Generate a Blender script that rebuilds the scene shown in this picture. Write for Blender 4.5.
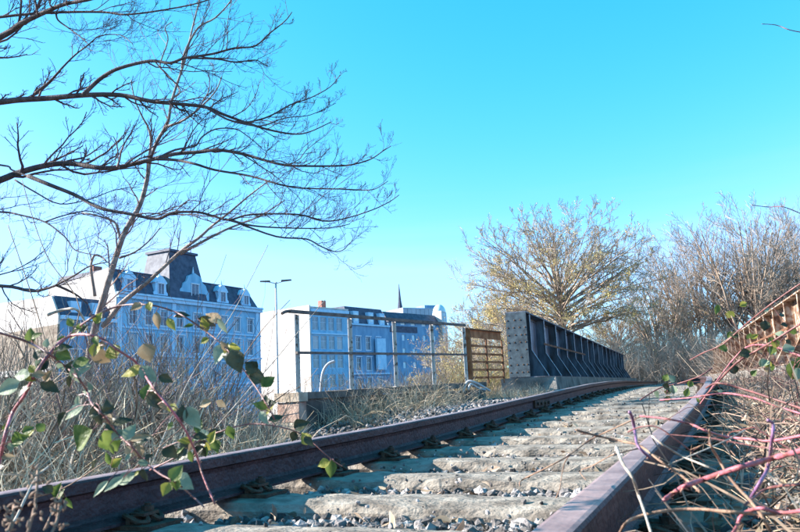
import bpy, math, random
import numpy as np
from math import sin, cos, radians as R, pi
from mathutils import Matrix, Vector
for o in list(bpy.data.objects): bpy.data.objects.remove(o)
random.seed(7); rng = np.random.default_rng(7)
sc = bpy.context.scene; col = sc.collection

# ------------------------------------------------------------------ camera, sky, sun, exposure
FPX, PITCH, ROLL = 735.0, R(9.75), R(2.75)
cam = bpy.data.objects.new('camera', bpy.data.cameras.new('camera')); col.objects.link(cam)
fw = Vector((0, cos(PITCH), sin(PITCH))); up0 = Vector((0, -sin(PITCH), cos(PITCH))); rt0 = Vector((1, 0, 0))
rt = rt0*cos(ROLL) - up0*sin(ROLL); up = up0*cos(ROLL) + rt0*sin(ROLL)
m = Matrix((rt, up, -fw)).transposed().to_4x4(); cam.matrix_world = m
cam.data.sensor_width = 36; cam.data.lens = FPX/800*36
cam.data.clip_start = 0.05; cam.data.clip_end = 9000
cam.data.dof.use_dof = True; cam.data.dof.focus_distance = 12.0; cam.data.dof.aperture_fstop = 14
sc.camera = cam
SUN_EL, SUN_AZ = R(25), R(-84)          # azimuth from +Y towards +X
w = bpy.data.worlds.new('World'); sc.world = w; w.use_nodes = True
nt = w.node_tree; bg = nt.nodes['Background']
sky = nt.nodes.new('ShaderNodeTexSky'); sky.sky_type = 'NISHITA'; sky.sun_disc = False
sky.sun_elevation = SUN_EL; sky.sun_rotation = SUN_AZ % (2*pi); sky.air_density = 1.0; sky.dust_density = 0.4; sky.ozone_density = 1.5
tint = nt.nodes.new('ShaderNodeMix'); tint.data_type = 'RGBA'; tint.blend_type = 'MULTIPLY'; tint.inputs[0].default_value = 1
tint.inputs[7].default_value = (0.60, 1.16, 1.18, 1)
nt.links.new(sky.outputs[0], tint.inputs[6])
def mth(op, a, b):      # a turquoise grade of the whole sky, the same in every direction
    n = nt.nodes.new('ShaderNodeMath'); n.operation = op
    for i, v in enumerate((a, b)):
        if isinstance(v, (int, float)): n.inputs[i].default_value = v
        else: nt.links.new(v, n.inputs[i])
    return n.outputs[0]
sep = nt.nodes.new('ShaderNodeSeparateColor'); cmb = nt.nodes.new('ShaderNodeCombineColor'); nt.links.new(tint.outputs[2], sep.inputs[0])
gch = mth('MULTIPLY', mth('POWER', sep.outputs[1], .70), 1.72)
rch = mth('MINIMUM', mth('MULTIPLY', mth('POWER', sep.outputs[0], 2.4), .90), mth('MULTIPLY', gch, .52))
nt.links.new(rch, cmb.inputs[0]); nt.links.new(gch, cmb.inputs[1]); nt.links.new(mth('MULTIPLY', sep.outputs[2], 1.45), cmb.inputs[2]); 
tcw = nt.nodes.new('ShaderNodeTexCoord'); mpw = nt.nodes.new('ShaderNodeMapping'); mpw.inputs['Scale'].default_value = (1.2, 1.2, 16); nzw = nt.nodes.new('ShaderNodeTexNoise'); nzw.inputs['Scale'].default_value = 1.6; nzw.inputs['Detail'].default_value = 5
nt.links.new(tcw.outputs['Generated'], mpw.inputs[0]); nt.links.new(mpw.outputs[0], nzw.inputs[0]); rpw = nt.nodes.new('ShaderNodeValToRGB'); rpw.color_ramp.elements[0].position = .48; rpw.color_ramp.elements[1].position = .75
nt.links.new(nzw.outputs[0], rpw.inputs[0]); sxyz = nt.nodes.new('ShaderNodeSeparateXYZ'); nt.links.new(tcw.outputs['Generated'], sxyz.inputs[0])
mrw = nt.nodes.new('ShaderNodeMapRange'); mrw.inputs[1].default_value = .05; mrw.inputs[2].default_value = .30; mrw.inputs[3].default_value = .42; mrw.inputs[4].default_value = 0; nt.links.new(sxyz.outputs[2], mrw.inputs[0])
cl = nt.nodes.new('ShaderNodeMix'); cl.data_type = 'RGBA'; nt.links.new(mth('MULTIPLY', rpw.outputs[0], mrw.outputs[0]), cl.inputs[0]); nt.links.new(cmb.outputs[0], cl.inputs[6]); cl.inputs[7].default_value = (3.1, 4.2, 4.4, 1); nt.links.new(cl.outputs[2], bg.inputs[0]); bg.inputs[1].default_value = 0.065   # thin haze streaks near the horizon
sl = bpy.data.lights.new('sun', 'SUN'); sl.energy = 5.0; sl.angle = R(0.5); sl.color = (1, .91, .80)
so = bpy.data.objects.new('sun', sl); col.objects.link(so)
sd = Vector((sin(SUN_AZ)*cos(SUN_EL), cos(SUN_AZ)*cos(SUN_EL), sin(SUN_EL)))
so.rotation_euler = sd.to_track_quat('Z', 'Y').to_euler()
vs = sc.view_settings; vs.view_transform = 'Standard'; vs.look = 'None'; vs.gamma = 1; vs.exposure = 1.85

def ray(px, py):
    d = rt*((px-400)/FPX) - up*((py-266)/FPX) + fw
    return d/d.y
def at(px, py, Y): return ray(px, py)*Y

# ------------------------------------------------------------------ materials
def mat(name, c1, c2=None, scale=5, rough=.8, bump=0, bscale=None, metal=0, c3=None, detail=6, stretch=None, island=0, transl=0, spec=.3, pos=(.35, .65)):
    m = bpy.data.materials.new(name); m.use_nodes = True; n = m.node_tree.nodes; l = m.node_tree.links
    b = n['Principled BSDF']; b.inputs['Roughness'].default_value = rough; b.inputs['Metallic'].default_value = metal
    b.inputs['Specular IOR Level'].default_value = spec
    tc = n.new('ShaderNodeTexCoord'); vec = tc.outputs['Object']
    if stretch:
        mp = n.new('ShaderNodeMapping'); mp.inputs['Scale'].default_value = stretch; l.new(vec, mp.inputs[0]); vec = mp.outputs[0]
    c2 = c2 or c1
    nz = n.new('ShaderNodeTexNoise'); nz.inputs['Scale'].default_value = scale; nz.inputs['Detail'].default_value = detail; l.new(vec, nz.inputs[0])
    rp = n.new('ShaderNodeValToRGB'); e = rp.color_ramp.elements
    e[0].position, e[1].position = pos; e[0].color = (*c1, 1); e[1].color = (*c2, 1)
    if c3: x = e.new(.5*(pos[0]+pos[1])); x.color = (*c3, 1)
    l.new(nz.outputs[0], rp.inputs[0]); colout = rp.outputs[0]
    if island:
        g = n.new('ShaderNodeNewGeometry'); hs = n.new('ShaderNodeHueSaturation')
        mr = n.new('ShaderNodeMapRange'); mr.inputs[3].default_value = 1-island; mr.inputs[4].default_value = 1+island
        l.new(g.outputs['Random Per Island'], mr.inputs[0]); l.new(mr.outputs[0], hs.inputs['Value']); l.new(colout, hs.inputs['Color'])
        mr2 = n.new('ShaderNodeMapRange'); mr2.inputs[3].default_value = .485; mr2.inputs[4].default_value = .515
        mm = n.new('ShaderNodeMath'); mm.operation = 'FRACT'; m3 = n.new('ShaderNodeMath'); m3.operation = 'MULTIPLY'; m3.inputs[1].default_value = 17.3
        l.new(g.outputs['Random Per Island'], m3.inputs[0]); l.new(m3.outputs[0], mm.inputs[0]); l.new(mm.outputs[0], mr2.inputs[0]); l.new(mr2.outputs[0], hs.inputs['Hue'])
        colout = hs.outputs[0]
    l.new(colout, b.inputs['Base Color'])
    if bump:
        nb = n.new('ShaderNodeTexNoise'); nb.inputs['Scale'].default_value = bscale or scale*4; nb.inputs['Detail'].default_value = 8; l.new(vec, nb.inputs[0])
        bp = n.new('ShaderNodeBump'); bp.inputs['Strength'].default_value = bump; bp.inputs['Distance'].default_value = .02
        l.new(nb.outputs[0], bp.inputs['Height']); l.new(bp.outputs[0], b.inputs['Normal'])
    if transl:
        t = n.new('ShaderNodeBsdfTranslucent'); l.new(colout, t.inputs[0]); mx = n.new('ShaderNodeMixShader'); mx.inputs[0].default_value = transl
        l.new(b.outputs[0], mx.inputs[1]); l.new(t.outputs[0], mx.inputs[2]); l.new(mx.outputs[0], n['Material Output'].inputs[0])
    return m
M = dict(
 rail=mat('rail_rust', (.030,.017,.021), (.072,.036,.038), 7, .55, .5, 45, c3=(.045,.024,.027), spec=.35, detail=10),
 railtop=mat('worn_sunlit_rail_head', (.17,.105,.10), (.30,.21,.20), 12, .45, .15, 60, spec=.5),  # worn head, its colour also lightened pink for the sunlit top
 iron=mat('dark_iron', (.035,.022,.018), (.10,.055,.035), 18, .7, .5, 80),
 sleeper=mat('weathered_sleeper', (.11,.095,.08), (.33,.295,.25), 8, .95, .55, 55, c3=(.225,.198,.168), stretch=(1,1.8,1.8), detail=12),
 stone=mat('ballast_stone', (.08,.075,.078), (.34,.31,.30), 14, .9, .5, 60, island=.7, c3=(.19,.175,.17)),
 soil=mat('soil', (.09,.075,.06), (.22,.19,.15), 3, 1, .8, 20),
 street=mat('asphalt', (.10,.10,.105), (.17,.165,.16), .2, .9),
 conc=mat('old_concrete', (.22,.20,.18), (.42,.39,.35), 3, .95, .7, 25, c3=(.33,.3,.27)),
 block_pink=mat('pink_sandstone', (.24,.15,.12), (.40,.30,.25), 5, .95, .8, 25),
 block_cream=mat('cream_sandstone', (.26,.21,.16), (.44,.38,.31), 5, .95, .8, 25),
 paint_grey=mat('flaking_grey_paint', (.13,.09,.07), (.50,.48,.455), 14, .6, .2, 60, pos=(.36,.45)),
 mid_conc=mat('grey_concrete', (.10,.095,.09), (.24,.225,.21), 3, .95, .7, 25, detail=10),
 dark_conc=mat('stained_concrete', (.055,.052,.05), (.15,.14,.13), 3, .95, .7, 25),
 bark_dark=mat('dark_bark', (.045,.036,.04), (.12,.095,.095), 9, .9, .7, 60, stretch=(1,1,.3)),
 twig_dark=mat('dark_twig_bark', (.06,.04,.045), (.13,.085,.085), 4, .85, island=.3),
 bar_dark=mat('dark_railing_paint', (.05,.045,.045), (.13,.11,.10), 10, .6, .2),
 rust=mat('orange_rust', (.20,.075,.03), (.38,.17,.08), 6, .85, .5, 50, c3=(.28,.12,.055)),
 rust_dark=mat('dark_rust', (.09,.04,.022), (.20,.09,.045), 6, .85, .5, 50),
 girder=mat('blue_black_paint', (.05,.045,.05), (.14,.17,.22), 5, .5, .3, 30, c3=(.075,.09,.12), stretch=(1,1,.3), detail=10),
 plate=mat('pale_blue_flaking_paint', (.025,.038,.05), (.07,.105,.13), 9, .7, .15, 60, c3=(.045,.07,.09), pos=(.3,.65), detail=10),
 edge=mat('worn_edge_paint', (.16,.19,.24), (.36,.40,.46), 12, .5, .2),
 rgirder=mat('rust_and_cream_paint', (.10,.06,.045), (.38,.33,.27), 6, .85, .4, 40, c3=(.24,.14,.09), pos=(.40,.6)),
 wshade_blue=mat('shade_blue_render', (.16,.36,.54), (.27,.50,.68), .9, .9, .15, c3=(.22,.44,.62), detail=10, stretch=(1,1,.35)),  # blue of the facades' shade put into the wall colour
 wtrim=mat('shade_tinted_trim', (.34,.56,.76), (.46,.66,.84), 1.5, .8),  # trim also carries the blue shade tint in its colour
 wwhite=mat('white_render', (.30,.27,.25), (.60,.56,.53), .5, .9, detail=10, stretch=(1,1,.35), c3=(.50,.46,.43), pos=(.28,.62)),
 wbrown=mat('rough_brown_render', (.16,.12,.095), (.36,.30,.24), 1.6, .95, .4, 4),
 slate=mat('dark_slate', (.035,.045,.08), (.075,.09,.14), 1.2, .6, .3, 8),
 slate_sunlit=mat('painted_sunlit_slate', (.16,.16,.18), (.26,.26,.28), 1.5, .8, .3, 8),  # lighter slate standing in for sun on the tower roof's left side
 wdeep=mat('deep_shade_blue_render', (.13,.26,.42), (.21,.37,.54), .9, .8, detail=10, stretch=(1,1,.4)),  # deeper wall colour with the blue of the shade mixed in
 wgrey=mat('grey_cladding', (.30,.36,.44), (.38,.44,.52), .5, .8),
 brickred=mat('red_brick', (.25,.10,.08), (.38,.17,.13), 2, .9),
 glass=mat('window_glass', (.02,.045,.075), (.05,.10,.15), .7, .12, spec=.6),
 glass_sky=mat('sky_tinted_glass', (.42,.58,.66), (.55,.70,.76), .5, .25, spec=.6),  # sky reflection put into the glass as a pale colour
 glass_m=mat('mid_window_glass', (.10,.17,.22), (.18,.27,.32), .8, .1, spec=.6),
 curtain=mat('curtained_glass', (.30,.34,.38), (.42,.46,.50), 2.5, .3, spec=.5, stretch=(3,1,.4)),
 frame=mat('window_frame', (.55,.62,.72), rough=.6),
 steel=mat('galvanised_steel', (.32,.33,.35), (.42,.43,.45), 4, .5),
 bark=mat('bark_grey_brown', (.16,.125,.11), (.34,.28,.25), 9, .9, .7, 60, c3=(.24,.19,.17), stretch=(1,1,.3)),
 bark_pale=mat('bark_pale', (.11,.10,.10), (.30,.275,.27), 9, .85, .5, 60, c3=(.21,.175,.16)),
 bark_far=mat('bark_far', (.20,.15,.12), (.34,.28,.22), 1.5, .9, c3=(.27,.21,.17)),
 twig=mat('twig_bark', (.17,.11,.10), (.28,.19,.17), 4, .85, island=.3),
 twig_far=mat('twig_bark_far', (.20,.16,.135), (.42,.35,.285), .6, .85, island=.3),
 leaf_y=mat('yellow_winter_leaf', (.42,.33,.12), (.62,.52,.24), .8, .8, island=.35, transl=.35),
 straw=mat('dry_straw', (.26,.20,.13), (.56,.47,.35), 3, .9, island=.5),
 drystem=mat('dry_stem', (.08,.055,.04), (.46,.37,.28), 4, .9, island=.5),
 litter=mat('dead_leaf', (.15,.10,.065), (.42,.33,.25), 6, .9, island=.6, transl=.15),
 brown_stem=mat('brown_stem', (.07,.045,.035), (.40,.30,.225), 6, .8, island=.5),
 cane_pink=mat('pink_cane', (.20,.05,.05), (.50,.16,.20), 34, .45, c3=(.42,.10,.13), bump=.2, bscale=80) if 0 else mat('pink_cane', (.15,.05,.04), (.42,.12,.16), 40, .55, .2, spec=.5),
 cane_dark=mat('dark_red_cane', (.10,.035,.035), (.20,.08,.07), 22, .5, .2, spec=.5),
 cane_purple=mat('purple_cane', (.10,.05,.09), (.24,.12,.25), 22, .5, .2, spec=.5),
 cane_brown=mat('brown_cane', (.12,.07,.05), (.33,.21,.14), 30, .7, .3),
 cane_pale=mat('pale_dead_stick', (.22,.185,.15), (.46,.41,.35), 26, .8, .3),
 thorn=mat('thorn', (.40,.22,.16), rough=.6),
 lf_green=mat('leaf_fresh_green', (.06,.10,.02), (.17,.22,.055), 45, .5, .3, 60, transl=.45),
 lf_dark=mat('leaf_dark_green', (.018,.032,.02), (.07,.07,.035), 45, .4, .3, 60, transl=.2),
 lf_grey=mat('leaf_grey_green', (.17,.23,.15), (.30,.35,.24), 30, .6, .3, 60, transl=.3),
 lf_yellow=mat('leaf_yellow_green', (.17,.19,.03), (.36,.32,.07), 45, .5, .3, 60, transl=.45),
 lf_tan=mat('leaf_withered', (.22,.15,.08), (.38,.29,.18), 30, .7, .3, 60, transl=.3),
)
# thin glossy leaf look for foliage: both faces already shaded

# ------------------------------------------------------------------ mesh helpers
class MB:
    def __init__(s): s.v = []; s.f = []
    def box(s, x0, y0, z0, x1, y1, z1):
        b = len(s.v); s.v += [(x, y, z) for z in (z0, z1) for y in (y0, y1) for x in (x0, x1)]
        s.f += [tuple(b+i for i in q) for q in ((0,2,3,1),(4,5,7,6),(0,1,5,4),(2,6,7,3),(0,4,6,2),(1,3,7,5))]; return s
    def hexa(s, lo, hi):           # lower ring and upper ring, same count
        n = len(lo); b = len(s.v); s.v += [tuple(p) for p in lo]+[tuple(p) for p in hi]
        s.f += [tuple(range(b+n-1, b-1, -1)), tuple(range(b+n, b+2*n))]
        s.f += [(b+i, b+(i+1) % n, b+n+(i+1) % n, b+n+i) for i in range(n)]; return s
    def prism(s, poly, axis, a0, a1):   # poly in the two other axes, extruded along axis
        def P(u, v, a): return {'x': (a, u, v), 'y': (u, a, v), 'z': (u, v, a)}[axis]
        return s.hexa([P(u, v, a0) for u, v in poly], [P(u, v, a1) for u, v in poly])
    def tube(s, pts, rad, n=8, cap=True):
        pts = [Vector(p) for p in pts]; rad = rad if hasattr(rad, '__len__') else [rad]*len(pts)
        b = len(s.v); nx = None
        for i, p in enumerate(pts):
            t = (pts[min(i+1, len(pts)-1)]-pts[max(i-1, 0)]).normalized()
            if nx is None: nx = t.orthogonal().normalized()
            nx = (nx-t*nx.dot(t)).normalized(); ny = t.cross(nx)
            for k in range(n):
                a = 2*pi*k/n; s.v.append(tuple(p+(nx*cos(a)+ny*sin(a))*rad[i]))
        for i in range(len(pts)-1):
            for k in range(n):
                a = b+i*n+k; c = b+i*n+(k+1) % n; s.f.append((a, c, c+n, a+n))
        if cap: s.f += [tuple(range(b+n-1, b-1, -1)), tuple(range(b+(len(pts)-1)*n, b+len(pts)*n))]
        return s
    def arr(s): return np.array(s.v, float).reshape(-1, 3)
def link(name, me, m, parent=None):
    o = bpy.data.objects.new(name, me); col.objects.link(o)
    if m and not me.materials: me.materials.append(m)
    if parent is not None: o.parent = parent
    return o
def wloc(parent):
    mw = Matrix.Identity(4)
    ch = []
    while parent is not None: ch.append(parent); parent = parent.parent
    for p in reversed(ch): mw = mw @ p.matrix_basis
    return mw
def part(mb, name, m, parent=None, world=False, smooth=False):
    me = bpy.data.meshes.new(name); v = mb.v
    if world and parent is not None:
        inv = wloc(parent).inverted(); v = [tuple(inv @ Vector(p)) for p in v]
    me.from_pydata(v, [], mb.f); 
    if smooth: me.shade_smooth()
    me.update(); return link(name, me, m, parent)
def npmesh(name, V, F, m, parent=None, smooth=False, world=False):
    V = np.asarray(V, np.float32).reshape(-1, 3)
    if world and parent is not None:
        inv = np.array(wloc(parent).inverted()); V = V@inv[:3, :3].T+inv[:3, 3]
    F = np.asarray(F, np.int32); k = F.shape[1]
    me = bpy.data.meshes.new(name); me.vertices.add(len(V)); me.vertices.foreach_set('co', V.astype(np.float32).ravel())
    me.loops.add(F.size); me.loops.foreach_set('vertex_index', F.ravel()); me.polygons.add(len(F))
    me.polygons.foreach_set('loop_start', np.arange(0, F.size, k, dtype=np.int32))
    me.polygons.foreach_set('loop_total', np.full(len(F), k, np.int32))
    me.polygons.foreach_set('use_smooth', np.full(len(F), smooth)); me.update(calc_edges=True)
    return link(name, me, m, parent)
def tag(o, label=None, cat=None, group=None, kind=None):
    if label: o['label'] = label
    if cat: o['category'] = cat
    if group: o['group'] = group
    if kind: o['kind'] = kind
    return o
def thing(name, label, cat, loc=(0,0,0), rotz=0, group=None):
    o = bpy.data.objects.new(name, None); col.objects.link(o); o.location = loc; o.rotation_euler = (0,0,rotz); o.empty_display_size = .2
    return tag(o, label, cat, group)
def copy_tree(o, parent=None):
    c = o.copy(); col.objects.link(c); c.parent = parent
    for ch in list(o.children): copy_tree(ch, c)
    return c
def tubes(P, Rr, n=3):
    """P (m,k,3), Rr (m,k) -> verts, quads ; vectorised"""
    P = np.asarray(P, float); m_, k, _ = P.shape
    T = np.empty_like(P); T[:, 1:-1] = P[:, 2:]-P[:, :-2]; T[:, 0] = P[:, 1]-P[:, 0]; T[:, -1] = P[:, -1]-P[:, -2]
    T /= np.linalg.norm(T, axis=2, keepdims=True)+1e-9
    ref = np.where(np.abs(T[:, :1, 2:3]) > .8, np.array([1., 0, 0]), np.array([0, 0, 1.])); ref = np.broadcast_to(ref, T.shape)
    A = np.cross(T, ref); A /= np.linalg.norm(A, axis=2, keepdims=True)+1e-9; B = np.cross(T, A)
    an = np.arange(n)*2*pi/n
    V = P[:, :, None, :]+Rr[:, :, None, None]*(A[:, :, None, :]*np.cos(an)[None, None, :, None]+B[:, :, None, :]*np.sin(an)[None, None, :, None])
    idx = np.arange(m_*k*n).reshape(m_, k, n); a = idx[:, :-1]; b = np.roll(idx, -1, axis=2)[:, :-1]; c = np.roll(idx, -1, axis=2)[:, 1:]; d = idx[:, 1:]
    F = np.stack([a, b, c, d], -1).reshape(-1, 4)
    return V.reshape(-1, 3), F
class Acc:
    def __init__(s): s.V = []; s.F = []; s.n = 0
    def add(s, V, F): s.V.append(V); s.F.append(np.asarray(F)+s.n); s.n += len(V)
    def build(s, name, m, parent=None, smooth=False, world=True): return npmesh(name, np.concatenate(s.V), np.concatenate(s.F), m, parent, smooth, world)
def norm(a): return a/(np.linalg.norm(a, axis=-1, keepdims=True)+1e-9)
def sample(P, t):
    k = P.shape[1]; x = t*(k-1); i = np.clip(x.astype(int), 0, k-2); f = (x-i)[..., None]; r = np.arange(len(P))
    if t.ndim == 2: r = r[:, None]
    return P[r, i]*(1-f)+P[r, i+1]*f, P[r, i+1]-P[r, i]
def spawn(P, Rr, n, t0=.25, t1=1, ang=(35, 60), lf=.5, k=4, upb=.3, wob=.12, rf=.6, r_end=.3, lmin=0, bias=None, fall=.55):
    m_ = len(P); t = t0+(t1-t0)*(np.arange(n)[None, :]+rng.random((m_, n)))/n; t = np.clip(t, 0, .995)
    base, tan = sample(P, t); tan = norm(tan)
    L = np.linalg.norm(np.diff(P, axis=1), axis=2).sum(1)[:, None]*lf*(1-fall*t)*rng.uniform(.6, 1.3, t.shape); L = np.maximum(L, lmin)
    rnd = norm(rng.normal(size=tan.shape)); perp = norm(rnd-(rnd*tan).sum(-1, keepdims=True)*tan)
    a = np.radians(rng.uniform(ang[0], ang[1], t.shape))[..., None]
    d = tan*np.cos(a)+perp*np.sin(a)
    if bias is not None: d = norm(d+np.array(bias)*.5)
    x = t*(Rr.shape[1]-1); i = np.clip(x.astype(int), 0, Rr.shape[1]-2); f = x-i; rr = np.arange(m_)[:, None]
    r0 = (Rr[rr, i]*(1-f)+Rr[rr, i+1]*f)*rf
    base = base.reshape(-1, 3); d = d.reshape(-1, 3); L = L.reshape(-1); r0 = r0.reshape(-1)
    C = np.empty((len(base), k, 3)); C[:, 0] = base; cur = d
    for j in range(1, k):
        cur = norm(cur+np.array([0, 0, upb])/(k-1)*1.3+rng.normal(size=cur.shape)*wob); C[:, j] = C[:, j-1]+cur*(L/(k-1))[:, None]
    Q = r0[:, None]*np.linspace(1, r_end, k)[None, :]
    return C, Q
def smoothpath(pts, per=4):
    P = [Vector(p) for p in pts]; out = []
    for i in range(len(P)-1):
        p0 = P[max(i-1, 0)]; p1 = P[i]; p2 = P[i+1]; p3 = P[min(i+2, len(P)-1)]
        for j in range(per):
            t = j/per; out.append(.5*((2*p1)+(p2-p0)*t+(2*p0-5*p1+4*p2-p3)*t*t+(3*p1-p0-3*p2+p3)*t**3))
    out.append(P[-1]); return out

# ------------------------------------------------------------------ the track line
HD0 = 24.0
S = np.arange(-6, 120, .1); hd = np.radians(np.interp(S, [-6, 6.5, 16, 120], [HD0, HD0, 19.6, 19.6]))
c0 = np.array([cos(R(HD0)), -sin(R(HD0))])*-1.0275
X = np.zeros_like(S); Yt = np.zeros_like(S); i0 = np.argmin(abs(S))
X = np.cumsum(np.sin(hd))*.1; Yt = np.cumsum(np.cos(hd))*.1; X += c0[0]-X[i0]; Yt += c0[1]-Yt[i0]
def zrail(s): return np.interp(s, [-6, 1, 2, 3, 3.7, 5, 6.3, 8.3, 10.2, 12.3, 15, 18, 24, 40, 120], [-.30, -.213, -.199, -.185, -.176, -.149, -.109, -.052, -.006, .018, .026, .022, 0, -.05, -.1])
def path(s, u=0):
    x = np.interp(s, S, X); y = np.interp(s, S, Yt); h = np.interp(s, S, hd); return x+u*np.cos(h), y-u*np.sin(h), h
def pt(s, u, dz=0):
    x, y, h = path(s, u); return Vector((float(x), float(y), float(zrail(s))+dz))
def to_su(x, y):
    x = np.asarray(x, float).ravel(); y = np.asarray(y, float).ravel(); s = np.empty_like(x); u = np.empty_like(x)
    SS = S[::2]; XX = X[::2]; YY = Yt[::2]; HH = hd[::2]
    for a in range(0, len(x), 20000):
        xs = x[a:a+20000, None]; ys = y[a:a+20000, None]; i = np.argmin((xs-XX)**2+(ys-YY)**2, axis=1)
        dx = x[a:a+20000]-XX[i]; dy = y[a:a+20000]-YY[i]; h = HH[i]
        u[a:a+20000] = dx*np.cos(h)-dy*np.sin(h); s[a:a+20000] = SS[i]+dx*np.sin(h)+dy*np.cos(h)
    return s, u
SLT = -.149-.014     # sleeper top below rail top
WA = np.array([-1.45, 10.05]); WB = np.array([1.32, 14.35]); wd = (WB-WA)/np.linalg.norm(WB-WA); WH = math.atan2(wd[0], wd[1])   # wing wall line (right face)
def sstep(a, b, x): t = np.clip((x-a)/(b-a), 0, 1); return t*t*(3-2*t)
def ground_z(x, y):
    sh = np.shape(x); s, u = to_su(x, y); x = np.asarray(x, float).ravel(); y = np.asarray(y, float).ravel()
    bed = zrail(np.clip(s, -6, 119))+SLT-.075
    # left side
    zl = bed-.03*sstep(-1.3, -2.2, u)
    near = 1-sstep(6, 10.5, s)               # near the camera the shoulder falls away
    zl -= near*.45*sstep(-1.7, -3.2, u)
    wall_u = np.interp(s, [0, 9.5, 10.5, 14.5, 17], [-3.6, -4.0, -4.4, -3.6, -3.4])
    drop = np.where(s < 10, 3.6, .5)
    zl = zl+(-5-zl)*sstep(0, 1, (wall_u-u)/np.where(s < 10, 7.0, .6))
    # right side bank
    zr = bed+.075*sstep(.85, 1.05, u) + .20*sstep(1.3, 3.0, u)+.12*sstep(3, 5, u)
    zr += (-5-zr)*sstep(9, 20, u)
    z = np.where(u < 0, zl, zr)
    # the road under the bridge, and the far embankment
    gap = sstep(17.6, 18.2, s)*(1-sstep(50, 53, s)); z = z+(-5-z)*gap
    far = sstep(50, 54, s); zf = -.3+(-5+.3)*sstep(9, 22, abs(u)); z = z*(1-far)+zf*far
    z = np.where(s > 115, -5, z); z = np.where(s < -5.5, np.minimum(z, -.6), z)
    return z.reshape(sh)

# ground sheet
def axis(lo, hi, d, far):
    a = list(np.arange(lo, hi+1e-6, d)); st = d; v = a[-1]
    while v < far: st *= 1.25; v += st; a.append(v)
    st = d; v = a[0]; b = []
    while v > -far: st *= 1.25; v -= st; b.append(v)
    return np.array(b[::-1]+a)
gx = axis(-9, 16, .16, 4000); gy = axis(-1, 22, .16, 4000); GX, GY = np.meshgrid(gx, gy, indexing='ij')
GZ = ground_z(GX, GY); nearm = (np.abs(GX) < 30) & (GY < 90) & (GZ > -4.9)
GZ = GZ+np.where(nearm, .02*np.sin(GX*5.1+GY*3.3)*np.sin(GY*4.7-GX*2.2)+rng.normal(size=GX.shape)*.008, 0)
n0, n1 = GX.shape; idx = np.arange(n0*n1).reshape(n0, n1)
F = np.stack([idx[:-1, :-1], idx[1:, :-1], idx[1:, 1:], idx[:-1, 1:]], -1).reshape(-1, 4)
g = npmesh('ground', np.stack([GX, GY, GZ], -1), F, M['soil'], smooth=True); tag(g, kind='structure')
st = MB(); h = R(31); 
a = Vector((-60, 60, -4.95)); d = Vector((sin(h), cos(h), 0)); n_ = Vector((cos(h), -sin(h), 0))
rd = MB(); rd.v = [tuple(a+n_*-0), tuple(a+n_*16), tuple(a+d*260+n_*16), tuple(a+d*260)]; rd.f = [(0, 1, 2, 3)]
tag(part(rd, 'road', M['street']), kind='structure')

# ------------------------------------------------------------------ rails
prof = [(-.0625,-.149),(.0625,-.149),(.0625,-.140),(.020,-.127),(.0085,-.115),(.0075,-.060),(.012,-.046),(.0335,-.038),(.0345,-.008),(.030,-.002),(.022,0),
        (-.022,0),(-.030,-.002),(-.0345,-.008),(-.0335,-.038),(-.012,-.046),(-.0075,-.060),(-.0085,-.115),(-.020,-.127),(-.0625,-.140)]
def make_rail(uc, label):
    o = pt(1, uc); t = thing('rail', label, 'rail', o)
    ss = np.concatenate([np.arange(-4, 25, .25), np.arange(25, 76, 1.)]); V = []
    for s in ss:
        x, y, h_ = path(s, 0)
        for a_, b_ in prof: V.append((x+(uc+a_)*cos(h_), y-(uc+a_)*sin(h_), float(zrail(s))+b_))
    k = len(prof); idx = np.arange(len(V)).reshape(-1, k)
    F = np.stack([idx[:-1], np.roll(idx, -1, 1)[:-1], np.roll(idx, -1, 1)[1:], idx[1:]], -1).reshape(-1, 4)
    o = npmesh('rail_body', V, F, M['rail'], t, world=True); o.data.materials.append(M['railtop'])
    o.data.polygons.foreach_set('material_index', np.tile(np.array([1 if j in (9, 10, 11) else 0 for j in range(k)], np.int32), len(ss)-1))
    return t
GU = .7175+.0345
rl = make_rail(-GU, 'long rust brown left rail, its shaded side facing the camera')
rr = make_rail(GU, 'nearer rust brown right rail running out of the bottom edge')
# fishplate joint on the left rail
xj, yj, hj = path(7.2, -GU); fp = MB(); fp.box(.010, -.3, -.118, .028, .3, -.050)
for yy in (-.22, -.08, .08, .22): fp.tube([(.028, yy, -.085), (.046, yy, -.085)], .015, 6)
o = part(fp, 'fishplate', M['iron'], rl); mw = Matrix.Translation(pt(7.2, -GU))@Matrix.Rotation(-float(hj), 4, 'Z'); o.matrix_basis = wloc(rl).inverted()@mw

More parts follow.
